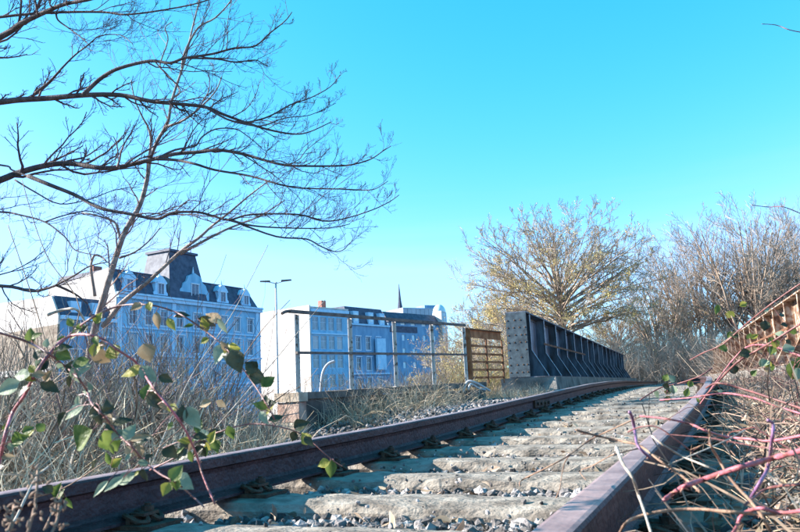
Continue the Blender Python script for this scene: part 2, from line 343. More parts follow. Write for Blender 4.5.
# ------------------------------------------------------------------ sleepers with base plates, clamps and bolts
def sleeper_mesh(seed):
    r = np.random.default_rng(seed); nu = 53; L = 2.5; Wd = .27
    us = np.linspace(-L/2, L/2, nu); ring = [(-.5, -.16), (-.5, -.035), (-.44, -.008), (-.2, 0), (.05, .002), (.25, 0), (.44, -.008), (.5, -.035), (.5, -.16)]
    k = len(ring); V = []
    def nz(x, f, ph): return sum(math.sin(x*f*q+ph*q*1.7)/q for q in (1, 2.3, 4.1))
    phs = r.uniform(0, 9, 40); worn = r.uniform(.002, .006)
    for iu, u in enumerate(us):
        for j, (a_, b_) in enumerate(ring):
            edge = 1 if j in (1, 2, 6, 7) else .35
            mid = 1 if abs(u) < .55 or abs(u) > .95 else .1
            dy = .008*nz(u, 5, phs[j//5])*edge*mid + r.normal()*.003
            dz = worn*nz(u, 6, phs[10+j//4])*mid*edge - (.010*abs(nz(u, 3, phs[20]))*mid if j in (1, 2) else 0) - (.008*max(0, nz(u, 7, phs[22]))*mid if j in (6, 7) else 0)+r.normal()*.0016*mid
            V.append((u, a_*Wd+dy, min(b_+dz, .006)))
    idx = np.arange(nu*k).reshape(nu, k); F = [tuple(int(q) for q in (idx[i, j], idx[i+1, j], idx[i+1, j+1], idx[i, j+1])) for i in range(nu-1) for j in range(k-1)]
    F += [tuple(int(q) for q in idx[0]), tuple(int(q) for q in idx[-1][::-1])]
    me = bpy.data.meshes.new('sleeper_body'); me.from_pydata(V, [], F); me.update(); me.materials.append(M['sleeper']); return me
smesh = [sleeper_mesh(40+i) for i in range(6)]
pm = MB(); pm.box(-.17, -.075, 0, .17, .075, .013); pm.box(.066, -.06, .013, .082, .06, .038); pm.box(-.082, -.06, .013, -.066, .06, .038)
plate_me = bpy.data.meshes.new('base_plate'); plate_me.from_pydata(pm.v, [], pm.f); plate_me.materials.append(M['iron'])
cm = MB()     # spring clamp: a bent bar with two loops
for sy in (-1, 1):
    cm.tube(smoothpath([(.035, .022*sy, .030), (.055, .045*sy, .040), (.085, .052*sy, .034), (.115, .045*sy, .022), (.125, .022*sy, .020), (.105, .012*sy, .034), (.08, .010*sy, .044), (.06, .006*sy, .044)], 3), .0085, 6)
cm.box(.058, -.03, .036, .118, .03, .045)
clamp_me = bpy.data.meshes.new('clamp'); clamp_me.from_pydata(cm.v, [], cm.f); clamp_me.materials.append(M['iron'])
bm_ = MB(); bm_.tube([(.095, 0, .013), (.095, 0, .070)], .010, 8); bm_.tube([(.095, 0, .046), (.095, 0, .062)], .019, 6)
bolt_me = bpy.data.meshes.new('bolt'); bolt_me.from_pydata(bm_.v, [], bm_.f); bolt_me.materials.append(M['iron'])
ordn = 'first second third fourth fifth sixth seventh eighth ninth tenth eleventh twelfth thirteenth fourteenth fifteenth sixteenth'.split()
svals = [.62, 1.22]+[1.81+.585*i for i in range(8)]+[1.81+.585*7+.56*(i+1) for i in range(34)]
SLEEP = []
for i, s in enumerate(svals):
    if i < 16: lab = 'weathered grey sleeper, %s up the track from the bottom edge of the photo' % ordn[i]
    else: lab = 'small distant sleeper between the rails where the track levels out by the bridge'
    x, y, h_ = path(s, 0); SLEEP.append(s)
    t = thing('sleeper', lab, 'sleeper', (x, y, float(zrail(s))+SLT), -float(h_)+random.uniform(-.012, .012), 'sleepers across the track')
    if i >= 16: t['group'] = 'distant sleepers near the bridge'
    b = link('sleeper_body', smesh[i % 6], None, t); b.scale = (1, random.uniform(1.0, 1.12), 1); 
    if i % 2: b.rotation_euler = (0, 0, pi); b.location = (0, 0, 0)
    for sg in (-1, 1):
        p = link('base_plate', plate_me, None, t); p.location = (sg*GU, 0, 0)
        if i < 26:
            for q in (0, pi):
                c = link('clamp', clamp_me, None, p); c.rotation_euler = (random.uniform(-.06, .06), 0, q+random.uniform(-.12, .12))
                if i < 20: bb = link('bolt', bolt_me, None, p); bb.rotation_euler = (0, 0, q)

# ------------------------------------------------------------------ ballast
phi = (1+5**.5)/2
IV = norm(np.array([(-1,phi,0),(1,phi,0),(-1,-phi,0),(1,-phi,0),(0,-1,phi),(0,1,phi),(0,-1,-phi),(0,1,-phi),(phi,0,-1),(phi,0,1),(-phi,0,-1),(-phi,0,1)]))
IF = np.array([(0,11,5),(0,5,1),(0,1,7),(0,7,10),(0,10,11),(1,5,9),(5,11,4),(11,10,2),(10,7,6),(7,1,8),(3,9,4),(3,4,2),(3,2,6),(3,6,8),(3,8,9),(4,9,5),(2,4,11),(6,2,10),(8,6,7),(9,8,1)])
def stones(name, x, y, z, r, m, label=None, parent=None):
    n = len(x); V = IV[None]*(1+rng.uniform(-.30, .30, (n, 12, 1)))+rng.normal(size=(n, 12, 3))*.08
    V *= rng.uniform(.55, 1.25, (n, 1, 3)); ax = rng.uniform(0, 2*pi, (n, 3))
    for a_, (i, j) in zip(range(3), ((0, 1), (1, 2), (0, 2))):
        c, s_ = np.cos(ax[:, a_])[:, None], np.sin(ax[:, a_])[:, None]; p = V[:, :, i]*c-V[:, :, j]*s_; q = V[:, :, i]*s_+V[:, :, j]*c; V[:, :, i] = p; V[:, :, j] = q
    V *= r[:, None, None]; V += np.stack([x, y, z], -1)[:, None, :]
    F = (IF[None]+(np.arange(n)*12)[:, None, None]).reshape(-1, 3)
    o = npmesh(name, V, F, m, parent); return o
def bal(n, s0, s1, u0, u1, rmin, rmax, dz, skip=True, pw=1.0, mask=None):
    s = s0+(s1-s0)*rng.random(n)**pw; u = rng.uniform(u0, u1, n); x, y, h_ = path(s, u)
    r = rng.uniform(rmin, rmax, n)
    keep = np.ones(n, bool)
    if skip:
        dist = np.min(np.abs(s[:, None]-np.array(SLEEP)[None]), axis=1); keep &= ~((dist < .142+r*.2) & (np.abs(u) < 1.27))
        keep &= ~((np.abs(np.abs(u)-GU) < .08+r)) 
    if mask is not None: keep &= mask(x, y, s, u)
    x, y, r, u = x[keep], y[keep], r[keep], u[keep]; z = ground_z(x, y)
    return x, y, z+dz+rng.uniform(-.3, .7, len(x))*r, r
def wallmask(x, y, s, u):       # stay on the track side of the wing wall
    side = (x-WA[0])*wd[1]-(y-WA[1])*wd[0]; return (side > .06) | (s < 9)
sets = [bal(24000, .3, 17.5, -.66, .66, .009, .027, .014, pw=1.35), bal(6000, .3, 3.2, -.66, .66, .008, .022, .015),
        bal(26000, 1.2, 17.5, -4.6, -.83, .014, .036, .0, pw=1.0, mask=wallmask), bal(7000, .3, 12, .83, 2.6, .012, .034, .0, pw=1.3)]
xs, ys, zs, rs = [np.concatenate([q[i] for q in sets]) for i in range(4)]
o = stones('ballast', xs, ys, zs, rs, M['stone']); tag(o, 'loose grey ballast stones between the sleepers and along the shoulder', 'gravel', kind='stuff')
g_s = .3+14*rng.random(1000); g_u = rng.uniform(-.64, .64, 1000); gx_, gy_, _h = path(g_s, g_u); gr_ = rng.uniform(.003, .010, 1000)
tag(stones('grit', gx_, gy_, zrail(g_s)+SLT+gr_*.3, gr_, M['stone']), 'small grit scattered over the sleeper tops', 'gravel', kind='stuff')
# gravel under rails
b = bal(1500, .3, 17, -.85, -.65, .010, .020, -.01, skip=False); b2 = bal(1500, .3, 12, .65, .85, .010, .020, -.01, skip=False)
b = [np.concatenate([p, q]) for p, q in zip(b, b2)]
tag(stones('fine_gravel', *b, M['stone']), 'fine gravel lying under the rails', 'gravel', kind='stuff')

# dead leaves and litter
def litter(name, x, y, z, size, m, label, flat=.5):
    n = len(x); d = norm(rng.normal(size=(n, 3))*np.array([1, 1, flat])); nr = norm(np.cross(d, norm(rng.normal(size=(n, 3))))); q = np.cross(d, nr)
    q = norm(q*np.array([1, 1, flat])); s = size[:, None]; P = np.stack([x, y, z], -1); up_ = np.cross(d, q)
    V = np.stack([P-d*s, P-d*s*.3+q*s*.45+up_*s*.18, P+d*s*.45+q*s*.35+up_*s*.22, P+d*s, P+d*s*.35-q*s*.4+up_*s*.2, P-d*s*.35-q*s*.42+up_*s*.15], 1)
    i = (np.arange(n)*6)[:, None]; F = np.concatenate([i+np.array([[0, 1, 2, 3]]), i+np.array([[0, 3, 4, 5]])])
    return tag(npmesh(name, V, F, m), label, 'dead leaves', kind='stuff')
s = .4+8.6*rng.random(9000)**1.2; u = np.where(rng.random(9000) < .14, rng.uniform(-.6, .6, 9000), rng.uniform(.88, 4.5, 9000)); x, y, h_ = path(s, u); z = ground_z(x, y)+rng.uniform(.01, .07, 9000)
dist = np.min(np.abs(s[:, None]-np.array(SLEEP)[None]), axis=1); kp = ~((dist < .15) & (abs(u) < .7)) & ((np.abs(u) > .9) | (rng.random(9000) < .6))
litter('leaf_litter', x[kp], y[kp], z[kp], rng.uniform(.012, .038, kp.sum()), M['litter'], 'dead brown leaves and bark scraps scattered on the ballast')

# ------------------------------------------------------------------ wing wall, pillar and railing
wl = np.linalg.norm(WB-WA)+.5
wall = thing('retaining_wall', 'low concrete wing wall under the railing, with a stone end pillar', 'wall', (WA[0], WA[1], -.02), -WH)
# local: +y along wall, +x towards the track side
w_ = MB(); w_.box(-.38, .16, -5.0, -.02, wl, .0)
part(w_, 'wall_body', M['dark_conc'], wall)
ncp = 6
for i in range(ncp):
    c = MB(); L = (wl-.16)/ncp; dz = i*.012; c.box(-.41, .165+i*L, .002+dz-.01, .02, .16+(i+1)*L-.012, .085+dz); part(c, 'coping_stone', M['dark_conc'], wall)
z = .085; courses = [(.13, 'block_cream', .03), (.27, 'block_pink', 0), (.26, 'block_cream', .01), (.30, 'block_pink', -.01), (.34, 'block_cream', .01), (.5, 'block_pink', 0), (1.6, 'block_cream', .0)]
for hgt, mt, ex in courses:
    c = MB(); e = ex; c.hexa([(-.385-e, -.0-e, z-hgt+.008), (e, -e, z-hgt+.008), (e, .155, z-hgt+.008), (-.385-e, .155, z-hgt+.008)],
                            [(-.385-e, -e, z), (e, -e, z), (e, .155, z), (-.385-e, .155, z)])
    part(c, 'stone_block', M[mt], wall); z -= hgt
rl_ = thing('railing', 'pale flaking post and rail railing along the top of the wing wall', 'railing', (WA[0], WA[1], .065), -WH)
PL = 4.96
posts = [.22+PL/4*i for i in range(5)]
def rz(y): return .055*(y/PL)
for i, yy in enumerate(posts):
    c = MB(); z0 = rz(yy); c.box(-.22, yy-.022, z0, -.213, yy+.03, 1.09+z0); c.box(-.2129, yy+.022, z0, -.172, yy+.03, 1.09+z0); c.box(-.25, yy-.05, z0, -.16, yy+.05, z0+.008)
    part(c, 'post', M['paint_grey'], rl_)
def bar(y0, y1, z, a, b_, m, name):
    c = MB(); c.hexa([(-.205, y0, z+rz(y0)), (-.205+a, y0, z+rz(y0)), (-.205+a, y0, z+b_+rz(y0)), (-.205, y0, z+b_+rz(y0))],
                     [(-.205, y1, z+rz(y1)), (-.205+a, y1, z+rz(y1)), (-.205+a, y1, z+b_+rz(y1)), (-.205, y1, z+b_+rz(y1))]); return part(c, name, m, rl_)
bar(.05, PL+.25, 1.10, .05, .045, M['bar_dark'], 'top_rail')
bar(.19, PL+.25, .53, .042, .035, M['bar_dark'], 'middle_rail')
c = MB(); c.tube(smoothpath([(-.18, .06, 1.125), (-.18, -.03, 1.11), (-.18, -.10, 1.08)], 3), .022, 6); part(c, 'rail_end', M['bar_dark'], rl_)

# ------------------------------------------------------------------ rusty lattice panel
PA = at(465.5, 382, 14.7); PB = at(503.5, 380, 16.25); dv = Vector((PB.x-PA.x, PB.y-PA.y)); pl = dv.length; ph = math.atan2(dv.x, dv.y)
pan = thing('lattice_panel', 'rusty slatted steel panel joining the railing to the riveted girder', 'fence', (PA.x, PA.y, .10), -ph)
TH = 1.13
c = MB(); c.box(-.008, 0, 0, .008, .20, TH-.03); c.box(.008, .1, .0, .11, .112, TH-.03); part(c, 'post', M['rust'], pan)
c = MB(); c.box(-.07, .21, 0, .03, .30, TH-.06); part(c, 'flange', M['rust_dark'], pan)
c = MB(); c.box(-.007, .2005, TH-.20, .007, pl, TH-.04); part(c, 'top_plate', M['rust'], pan)
c = MB(); c.box(-.02, .05, TH-.039, .05, pl, TH-.015); part(c, 'top_rail', M['rust_dark'], pan)
for zz in (.10, .26, .42, .58, .745):
    c = MB(); c.box(-.006, .31, zz, .03, pl, zz+.045); part(c, 'slat', M['rust'], pan)
for yy in (.95, 1.75):
    c = MB(); c.box(.031, yy, 0, .05, yy+.05, TH-.201); part(c, 'upright', M['rust_dark'], pan)
# bent pipe on the ground
p = MB(); p.tube(smoothpath([at(463, 392, 13.9), at(466, 384, 14), at(469, 381, 14), at(474, 382, 14), at(482, 386, 14.1), at(490, 391, 14.2)], 4), .022, 8)
pi_ = thing('bent_pipe', 'bent grey steel pipe lying at the end of the wing wall', 'pipe', at(470, 390, 14)); part(p, 'pipe', M['steel'], pi_, True, True)
p = MB(); p.tube(smoothpath([at(468, 390, 13.8), at(471, 384, 13.9), at(478, 388, 14), at(486, 390, 14)], 4), .02, 8); part(p, 'brace', M['steel'], pi_, True, True)

# ------------------------------------------------------------------ riveted bridge girders
def girder(loc, head, L, H, mir, mg, mp, me_, label, ns, base, red=True):
    g = thing('bridge_girder', label, 'girder', loc, -head); s_ = mir       # local +y along bridge, +x*s_ towards the track
    def bx(c, x0, y0, z0, x1, y1, z1): a_, b_ = sorted((x0*s_, x1*s_)); c.box(a_, y0, z0, b_, y1, z1)
    c = MB(); bx(c, -.008, .02, .02, .008, L, H-.03); part(c, 'web', mg, g)
    c = MB(); bx(c, -.23, -.02, H-.028, .23, L, H); part(c, 'top_flange', mg, g)
    c = MB(); bx(c, -.23, .0, 0, .55, L, .018); part(c, 'bottom_flange', mg, g)
    ep = MB(); bx(ep, -.23, -.02, .0185, .23, 0, H-.029); ep_ = part(ep, 'end_plate', mp, g)
    rv = MB()
    for zz in np.arange(.12, H-.1, .165):
        for xx in (-.19, -.06, .07, .19):
            if random.random() < .93:
                x_ = (xx+(.03 if int(zz*6) % 2 else 0)*(1 if abs(xx) < .1 else 0))*s_; rv.tube([(x_, -.02, zz), (x_, -.027, zz), (x_, -.030, zz)], [.020, .017, .006], 8)
    o = part(rv, 'rivets', M['iron'], g); o['kind'] = 'stuff'
    kz = .62*H/1.48; sp = (L-.5)/ns
    for i in range(ns+1):
        y0 = .55+i*sp
        if y0 > L-.05: break
        c = MB(); poly = [(.009, .019), (.53, .019), (.53, .05), (.20, kz), (.20, H-.03), (.009, H-.03)]; poly = [(a_*s_, b_) for a_, b_ in poly]
        if s_ < 0: poly = poly[::-1]
        c.hexa([(a_, y0, b_) for a_, b_ in poly], [(a_, y0+.014, b_) for a_, b_ in poly]); part(c, 'stiffener', mg, g)
        c = MB(); pp = [(.53, .02), (.53, .05), (.20, kz), (.20, H-.03)]
        lo = [(.530, .0195), (.545, .055), (.545, .0195)]
        q = [(.201, H-.03), (.213, H-.03), (.213, kz), (.546, .045), (.546, .0195), (.531, .0195), (.531, .052), (.201, kz+.006)]
        q = [(a_*s_, b_) for a_, b_ in q]
        b0 = len(c.v); n = len(q); c.v += [(a_, y0-.035, b_) for a_, b_ in q]+[(a_, y0+.05, b_) for a_, b_ in q]
        fs = [(0, 1, 2, 7), (2, 3, 6, 7), (3, 4, 5, 6)]; c.f += [tuple(reversed(f)) for f in fs]+[tuple(v+n for v in f) for f in fs]+[(k, (k+1) % n, n+(k+1) % n, n+k) for k in range(n)]
        part(c, 'edge_angle', me_, g)
    if red:
        c = MB(); bx(c, .2135, 2.2, H*.55, .225, 11, H*.55+.05); part(c, 'tie_bar', M['rust_dark'], g)
    # rivet rows along web top
    rv = MB()
    for yy in np.arange(.15, min(L, 14), .16):
        for zz in (H-.09, .09): rv.tube([(.008*s_, yy, zz), (.02*s_, yy, zz)], .014, 5)
    o = part(rv, 'web_rivets', mg, g); o['kind'] = 'stuff'
    return g
GH = R(20.06)
gl = girder((2.53, 16.42, .19), GH, 33.5, 1.47, 1, M['girder'], M['plate'], M['edge'], 'dark blue riveted bridge girder left of the track with a pale end plate', 17, .19)
gr = girder((8.1+.1, 14.6, .19), R(19.4), 33.5, 1.47, -1, M['rgirder'], M['rgirder'], M['rgirder'], 'sunlit rusty bridge girder right of the track behind brambles', 17, .19)
# plinths
def plinth(loc, head, L, x0, x1, z0, label, nose):
    t = thing('plinth', label, 'plinth', loc, -head); c = MB()
    lo = [(x0, 0, z0), (x1, nose, z0), (x1, L, z0), (x0, L, z0)]; hi = [(x0, .0, 0), (x1-.1*(1 if x1 > 0 else -1), nose+.35, 0), (x1-.1*(1 if x1 > 0 else -1), L, 0), (x0, L, 0)]
    if x1 < x0: lo, hi = lo[::-1], hi[::-1]
    c.hexa(lo, hi); part(c, 'plinth_body', M['mid_conc'], t); return t
plinth((2.40, 16.05, .186), GH, 34, -.35, .85, -.6, 'long concrete plinth carrying the dark left girder', .15)
plinth((8.3, 14.2, .186), R(19.4), 34, .35, -.85, -.6, 'concrete plinth carrying the rusty right girder', .15)
# deck of the bridge and abutments
dk = MB(); 
for s0, s1 in ((17.4, 52),):
    a_ = [pt(s0, -3.1), pt(s0, 3.1), pt(s1, 3.1), pt(s1, -3.1)]
    dk.hexa([(p.x, p.y, -.95) for p in a_], [(p.x, p.y, p.z-.245) for p in a_])
tag(part(dk, 'bridge_deck', M['conc']), 'concrete bridge deck under the track', 'bridge', kind='structure')
b = bal(9000, 17.3, 50, -2.3, 2.3, .02, .05, 0, mask=lambda x, y, s, u: True); 
sS, uU = to_su(b[0], b[1]); zz = zrail(sS)-.235+rng.uniform(-.01, .04, len(sS))
tag(stones('deck_ballast', b[0], b[1], zz, b[3], M['stone']), 'ballast on the bridge deck beyond the crest', 'gravel', kind='stuff')
ab = MB()
for s0, s1 in ((17.0, 17.9), (50, 51)):
    a_ = [pt(s0, -4.2), pt(s0, 4.2), pt(s1, 4.2), pt(s1, -4.2)]; ab.hexa([(p.x, p.y, -5.2) for p in a_], [(p.x, p.y, -.97) for p in a_])
tag(part(ab, 'abutment', M['conc']), kind='structure')

# ------------------------------------------------------------------ buildings
ZG = -5.0
class Bld:
    def __init__(s, name, label, P0, P1, cat='building'):
        s.P0 = Vector(P0[:2]); s.d = (Vector(P1[:2])-s.P0); s.L = s.d.length; s.d.normalize(); s.h = math.atan2(s.d.x, s.d.y)
        s.root = thing(name, label, cat, (P0[0], P0[1], ZG), pi/2-s.h)
        s.wm = {}
    def t(s, px, py=320):
        r = ray(px, py); k = r.x/r.y; return (k*s.P0.y-s.P0.x)/(s.d.x-k*s.d.y)
    def facade(s, x0, x1, z0, z1, ops, m, y=0, thick=.4, name='facade', sill=True, glass='glass', bars=True, surround=True):
        xs = sorted({x0, x1, *[v for o in ops for v in (o[0], o[2])]}); zs_ = sorted({z0, z1, *[v for o in ops for v in (o[1], o[3])]}); c = MB()
        def hole(a, b): return any(o[0] <= a < o[2] and o[1] <= b < o[3] for o in ops)
        vi = {}
        def vid(i, j, k):
            if (i, j, k) not in vi: vi[(i, j, k)] = len(c.v); c.v.append((xs[i], y+k*.22, zs_[j]))
            return vi[(i, j, k)]
        for i in range(len(xs)-1):
            for j in range(len(zs_)-1):
                if not hole(xs[i]+1e-4, zs_[j]+1e-4): c.f.append((vid(i, j, 0), vid(i+1, j, 0), vid(i+1, j+1, 0), vid(i, j+1, 0)))
        for o in ops:
            a, b_, e, f = o[:4]; n = len(c.v); c.v += [(a, y, b_), (e, y, b_), (e, y, f), (a, y, f), (a, y+.22, b_), (e, y+.22, b_), (e, y+.22, f), (a, y+.22, f)]
            c.f += [(n, n+4, n+5, n+1), (n+1, n+5, n+6, n+2), (n+2, n+6, n+7, n+3), (n+3, n+7, n+4, n)]
        part(c, name, m, s.root)
        for o in ops:
            wdt, hgt = round(o[2]-o[0], 3), round(o[3]-o[1], 3); key = (wdt, hgt, surround, bars, glass)
            if key not in s.wm:
                f = MB(); fr = .09
                f.box(0, 0, 0, fr, .06, hgt); f.box(wdt-fr, 0, 0, wdt, .06, hgt); f.box(fr, 0, 0, wdt-fr, .06, fr); f.box(fr, 0, hgt-fr, wdt-fr, .06, hgt)
                if bars: f.box(wdt/2-.04, .003, fr, wdt/2+.04, .05, hgt-fr); f.box(fr, .006, hgt*.62, wdt/2-.04, .045, hgt*.62+.07); f.box(wdt/2+.04, .006, hgt*.62, wdt-fr, .045, hgt*.62+.07)
                if surround:
                    f.box(-.22, -.26, -.2, wdt+.22, -.162, -.02); f.box(-.3, -.38, hgt+.22, wdt+.3, -.162, hgt+.42); f.box(-.2, -.24, -.02, -.02, -.162, hgt+.2); f.box(wdt+.02, -.24, -.02, wdt+.2, -.162, hgt+.2)
                fm = bpy.data.meshes.new('window'); fm.from_pydata(f.v, [], f.f); fm.materials.append(M['frame'])
                p_ = MB(); p_.box(.05, .03, .05, wdt-.05, .04, hgt-.05); pm_ = bpy.data.meshes.new('pane'); pm_.from_pydata(p_.v, [], p_.f); pm_.materials.append(M[glass]); s.wm[key] = (fm, pm_)
            w1 = link('window', s.wm[key][0], None, s.root); w1.location = (o[0], y+.16, o[1]); pn = link('pane', s.wm[key][1], None, w1)
            pn.material_slots[0].link = 'OBJECT'; pn.material_slots[0].material = M[random.choice([glass, glass, glass, 'glass_m', 'curtain'] if glass != 'glass_sky' else [glass])]
    def box(s, name, m, *a): c = MB(); c.box(*a); return part(c, name, m, s.root)

# --- the palace-like block behind the thicket
B = Bld('palatial_block', 'long palatial block tinted shade blue with slate mansard and squat tower roof', (-40.9, 105), (-26.0, 133))
EZ = 20.6; L = B.L
cols = [B.t(x) for x in (133, 149, 164, 180, 197, 211, 224, 237, 250)]
ops = []
for t_ in cols:
    for zc, hh in ((17.9, 2.2), (14.0, 2.5), (9.9, 2.6), (5.6, 2.6), (1.6, 2.4)): ops.append((t_-.7, zc-hh/2, t_+.7, zc+hh/2))
B.facade(0, L, 0, EZ, ops, M['wshade_blue'])
B.box('rear_wall', M['wshade_blue'], 0.01, 14.6, 0, L-.01, 15, EZ)
c = MB(); c.prism([(0.0, 0), (15, 0), (15, 23.2), (1.6, 25.0), (0.0, 20.6)], 'x', -.3, -.002); part(c, 'gable_wall', M['wwhite'], B.root)
c = MB(); c.prism([(0.0, 0), (15, 0), (15, 20.6), (0.0, 20.6)], 'x', L+.002, L+.3); part(c, 'end_wall', M['wshade_blue'], B.root)
for z0, dz, out in ((EZ-.15, .5, .55), (EZ+.36, .3, .8), (16.1, .25, .2), (12.0, .35, .3), (7.7, .25, .2), (3.5, .5, .35)):
    B.box('cornice', M['wtrim'], -.3, -out, z0, L+.3, -.004, z0+dz)
for t_ in (0.3, cols[3]-1.4, cols[4]+1.5, L-.7):
    B.box('pilaster', M['wtrim'], t_-.4, -.18, 3.9+.11, t_+.4, -.003, EZ-.16)
def mans(root, x0, x1, y0, y1, z0, z1, inn, m, name='mansard_roof'):
    c = MB(); c.hexa([(x0, y0, z0), (x1, y0, z0), (x1, y1, z0), (x0, y1, z0)], [(x0, y0+inn, z1), (x1-inn*.8, y0+inn, z1), (x1-inn*.8, y1-inn, z1), (x0, y1-inn, z1)]); return part(c, name, m, root)
mans(B.root, 0, L-.1, .1, 14.5, EZ+.662, 24.8, 1.7, M['slate'])
B.box('roof_ridge', M['slate'], 0.2, 1.7, 24.802, L-1.6, 12.5, 24.95)
for q in (.05, B.t(204), L-.5): c = MB(); c.tube([(q+.2, -.12, .3), (q+.2, -.12, EZ-.2)], .07, 6); part(c, 'drainpipe', M['steel'], B.root)
# tower roof
tx = B.t(172); tx2 = B.t(206, 300)
c = MB(); c.hexa([(tx-.4, .0, 21.3), (tx2+.4, .0, 21.3), (tx2+.4, 7.2, 21.3), (tx-.4, 7.2, 21.3)], [(tx+.8, 1.5, 29.1), (tx2-.9, 1.5, 29.1), (tx2-.9, 6.3, 29.1), (tx+.8, 6.3, 29.1)])
part(c, 'tower_roof', M['slate'], B.root)
c = MB(); c.hexa([(tx-.42, .05, 21.31), (tx-.41, .05, 21.31), (tx-.41, 7.15, 21.31), (tx-.42, 7.15, 21.31)], [(tx+.73, 1.52, 29.0), (tx+.74, 1.52, 29.0), (tx+.74, 6.28, 29.0), (tx+.73, 6.28, 29.0)])
part(c, 'tower_painted_sunlit_side', M['slate_sunlit'], B.root)  # thin sheet that paints the sunlit side of the roof lighter
B.box('tower_cap', M['slate'], tx+.5, 1.2, 29.11, tx2-.6, 6.6, 29.5)
for q in (tx+1.2, tx2-1.8): B.box('finial', M['slate'], q, 1.7, 29.51, q+.12, 1.82, 31.2)
# dormers
def dormer(tc, wdt, hgt, big=False):
    d_ = MB(); z0 = EZ+.67; y0 = .25
    if big:
        pf = [(-1, 0), (1, 0), (1, .38), (.86, .46), (.78, .62), (.55, .72), (.42, .92), (0, 1.05), (-.42, .92), (-.55, .72), (-.78, .62), (-.86, .46), (-1, .38)]
    else:
        pf = [(-1, 0), (1, 0), (1.0, .2), (.8, .28), (.72, .62), (.95, .68), (.7, .82), (.3, .98), (0, 1.03), (-.3, .98), (-.7, .82), (-.95, .68), (-.72, .62), (-.8, .28), (-1.0, .2)]
    poly = [(tc+a*wdt/2, z0+b_*hgt) for a, b_ in pf]; d_.prism(poly, 'y', y0, y0+1.6); o = part(d_, 'dormer', M['wtrim'] if not big else M['wshade_blue'], B.root)
    f = MB(); ww = .55 if not big else .75
    f.box(tc-ww-.12, y0-.1, z0+.5, tc-ww, y0-.003, z0+hgt*.62); f.box(tc+ww, y0-.1, z0+.5, tc+ww+.12, y0-.003, z0+hgt*.62); f.box(tc-ww-.2, y0-.16, z0+hgt*.62+.002, tc+ww+.2, y0-.003, z0+hgt*.62+.2); f.box(tc-.04, y0-.08, z0+.5, tc+.04, y0-.03, z0+hgt*.62)
    part(f, 'window_frame', M['frame'], o)
    g_ = MB(); g_.box(tc-ww, y0-.028, z0+.5, tc+ww, y0-.004, z0+hgt*.62); part(g_, 'pane', M['glass'], o)
    k = MB(); k.tube([(tc, y0+.4, z0+hgt*1.0), (tc, y0+.4, z0+hgt*1.12), (tc, y0+.4, z0+hgt*1.3)], [.22, .16, .03], 6); part(k, 'finial', M['wtrim'], o)
for px, wdt, hgt, bg_ in ((131, 2.9, 3.3, 0), (162, 2.9, 3.3, 0), (196, 6.6, 4.4, 1), (224, 2.9, 3.3, 0), (247, 2.6, 3.2, 0)): dormer(B.t(px, 290), wdt, hgt, bg_)
for q, yy in ((3, 9), (L-8, 8)): B.box('chimney', M['brickred'], q, yy, 24.96, q+1.6, yy+.9, 26.6)

# --- lower house nearer with brown side wall
d1 = B.d; P1 = B.P0-d1*.35; P0 = P1-d1*9.0
C_ = Bld('lower_house', 'lower house with dark roof and rough brown side wall, left of the palatial block', P0, P1)
ops = [(t_-.8, zc-.9, t_+.8, zc+1.0) for t_ in (2.2, 5.0, 7.6) for zc in (15.6, 11.5, 7.4, 3.2)]
C_.facade(0, C_.L-.02, 0, 17.2, ops, M['wdeep'])
c = MB(); c.prism([(0, 0), (24, 0), (24, 15.2), (0, 16.0)], 'x', -.35, -.002); part(c, 'side_wall', M['wbrown'], C_.root)
c = MB(); c.prism([(0, 16.002), (24, 15.202), (24, 19.5), (12, 20.0), (1.5, 19.9), (0, 17.2)], 'x', -.30, -.002); part(c, 'upper_side_wall', M['wwhite'], C_.root)
C_.box('ledge', M['wwhite'], -.75, 0, 9.6, -.352, 24, 10.4)
mans(C_.root, 0, 8.95, -.2, 14, 17.22, 20.0, 1.6, M['slate'])
C_.box('cornice', M['wtrim'], 0, -.5, 16.7, 8.95, -.004, 17.21)
for t_ in (2.5, 5.9):
    C_.box('dormer', M['wtrim'], t_-.8, .1, 17.4, t_+.8, 1.5, 19.3)

# --- white walled block
q0 = at(310, 308, 150); q1 = at(348, 310, 158.5)
D_ = Bld('plain_block', 'flat roofed block, facade tinted shade blue, with a blank white sunlit side wall', q0, q1)
tz = q0.z-ZG
ops = [(t_-.85, zc-1.35, t_+.85, zc+1.35) for t_ in [D_.t(x, 330) for x in (315.5, 323.5, 331.5, 339.5)] for zc in (19.8, 15.9, 12, 8, 4)]
D_.facade(0, D_.L, 0, tz, ops, M['wshade_blue'], glass='glass_m', surround=False)
D_.box('side_wall', M['wwhite'], -.35, -.1, 0, -.002, 22, tz+.6)
D_.box('roof', M['wwhite'], -.34, -.11, tz+.002, D_.L, 21.9, tz+.35)
D_.box('string_course', M['wtrim'], 0, -.3, 13.7, D_.L, -.003, 14.1); D_.box('string_course', M['wtrim'], 0, -.3, 17.6, D_.L, -.003, 17.9)
D_.box('parapet', M['wtrim'], 0, -.35, tz-.7, D_.L, -.002, tz-.1)
D_.box('chimney', M['brickred'], D_.t(333, 305), 3.5, tz+.36, D_.t(333, 305)+1.3, 4.6, tz+2.4)
q2 = at(388, 312, 170)
E_ = Bld('ornate_block', 'narrow ornate house tinted shade blue with mansard roof between two plainer blocks', q1+(q2-q1).normalized()*.2, q2)
ez = tz-2.6
ops = [(t_-.75, zc-1.4, t_+.75, zc+1.3) for t_ in [E_.t(x, 340) for x in (358, 368, 378)] for zc in (16.0, 11.5, 7.0, 3.0)]
E_.facade(0, E_.L, 0, ez, ops, M['wdeep'])
for z0 in (ez-.4, 13.6, 9.2): E_.box('cornice', M['wtrim'], 0, -.45, z0, E_.L, -.003, z0+.35)
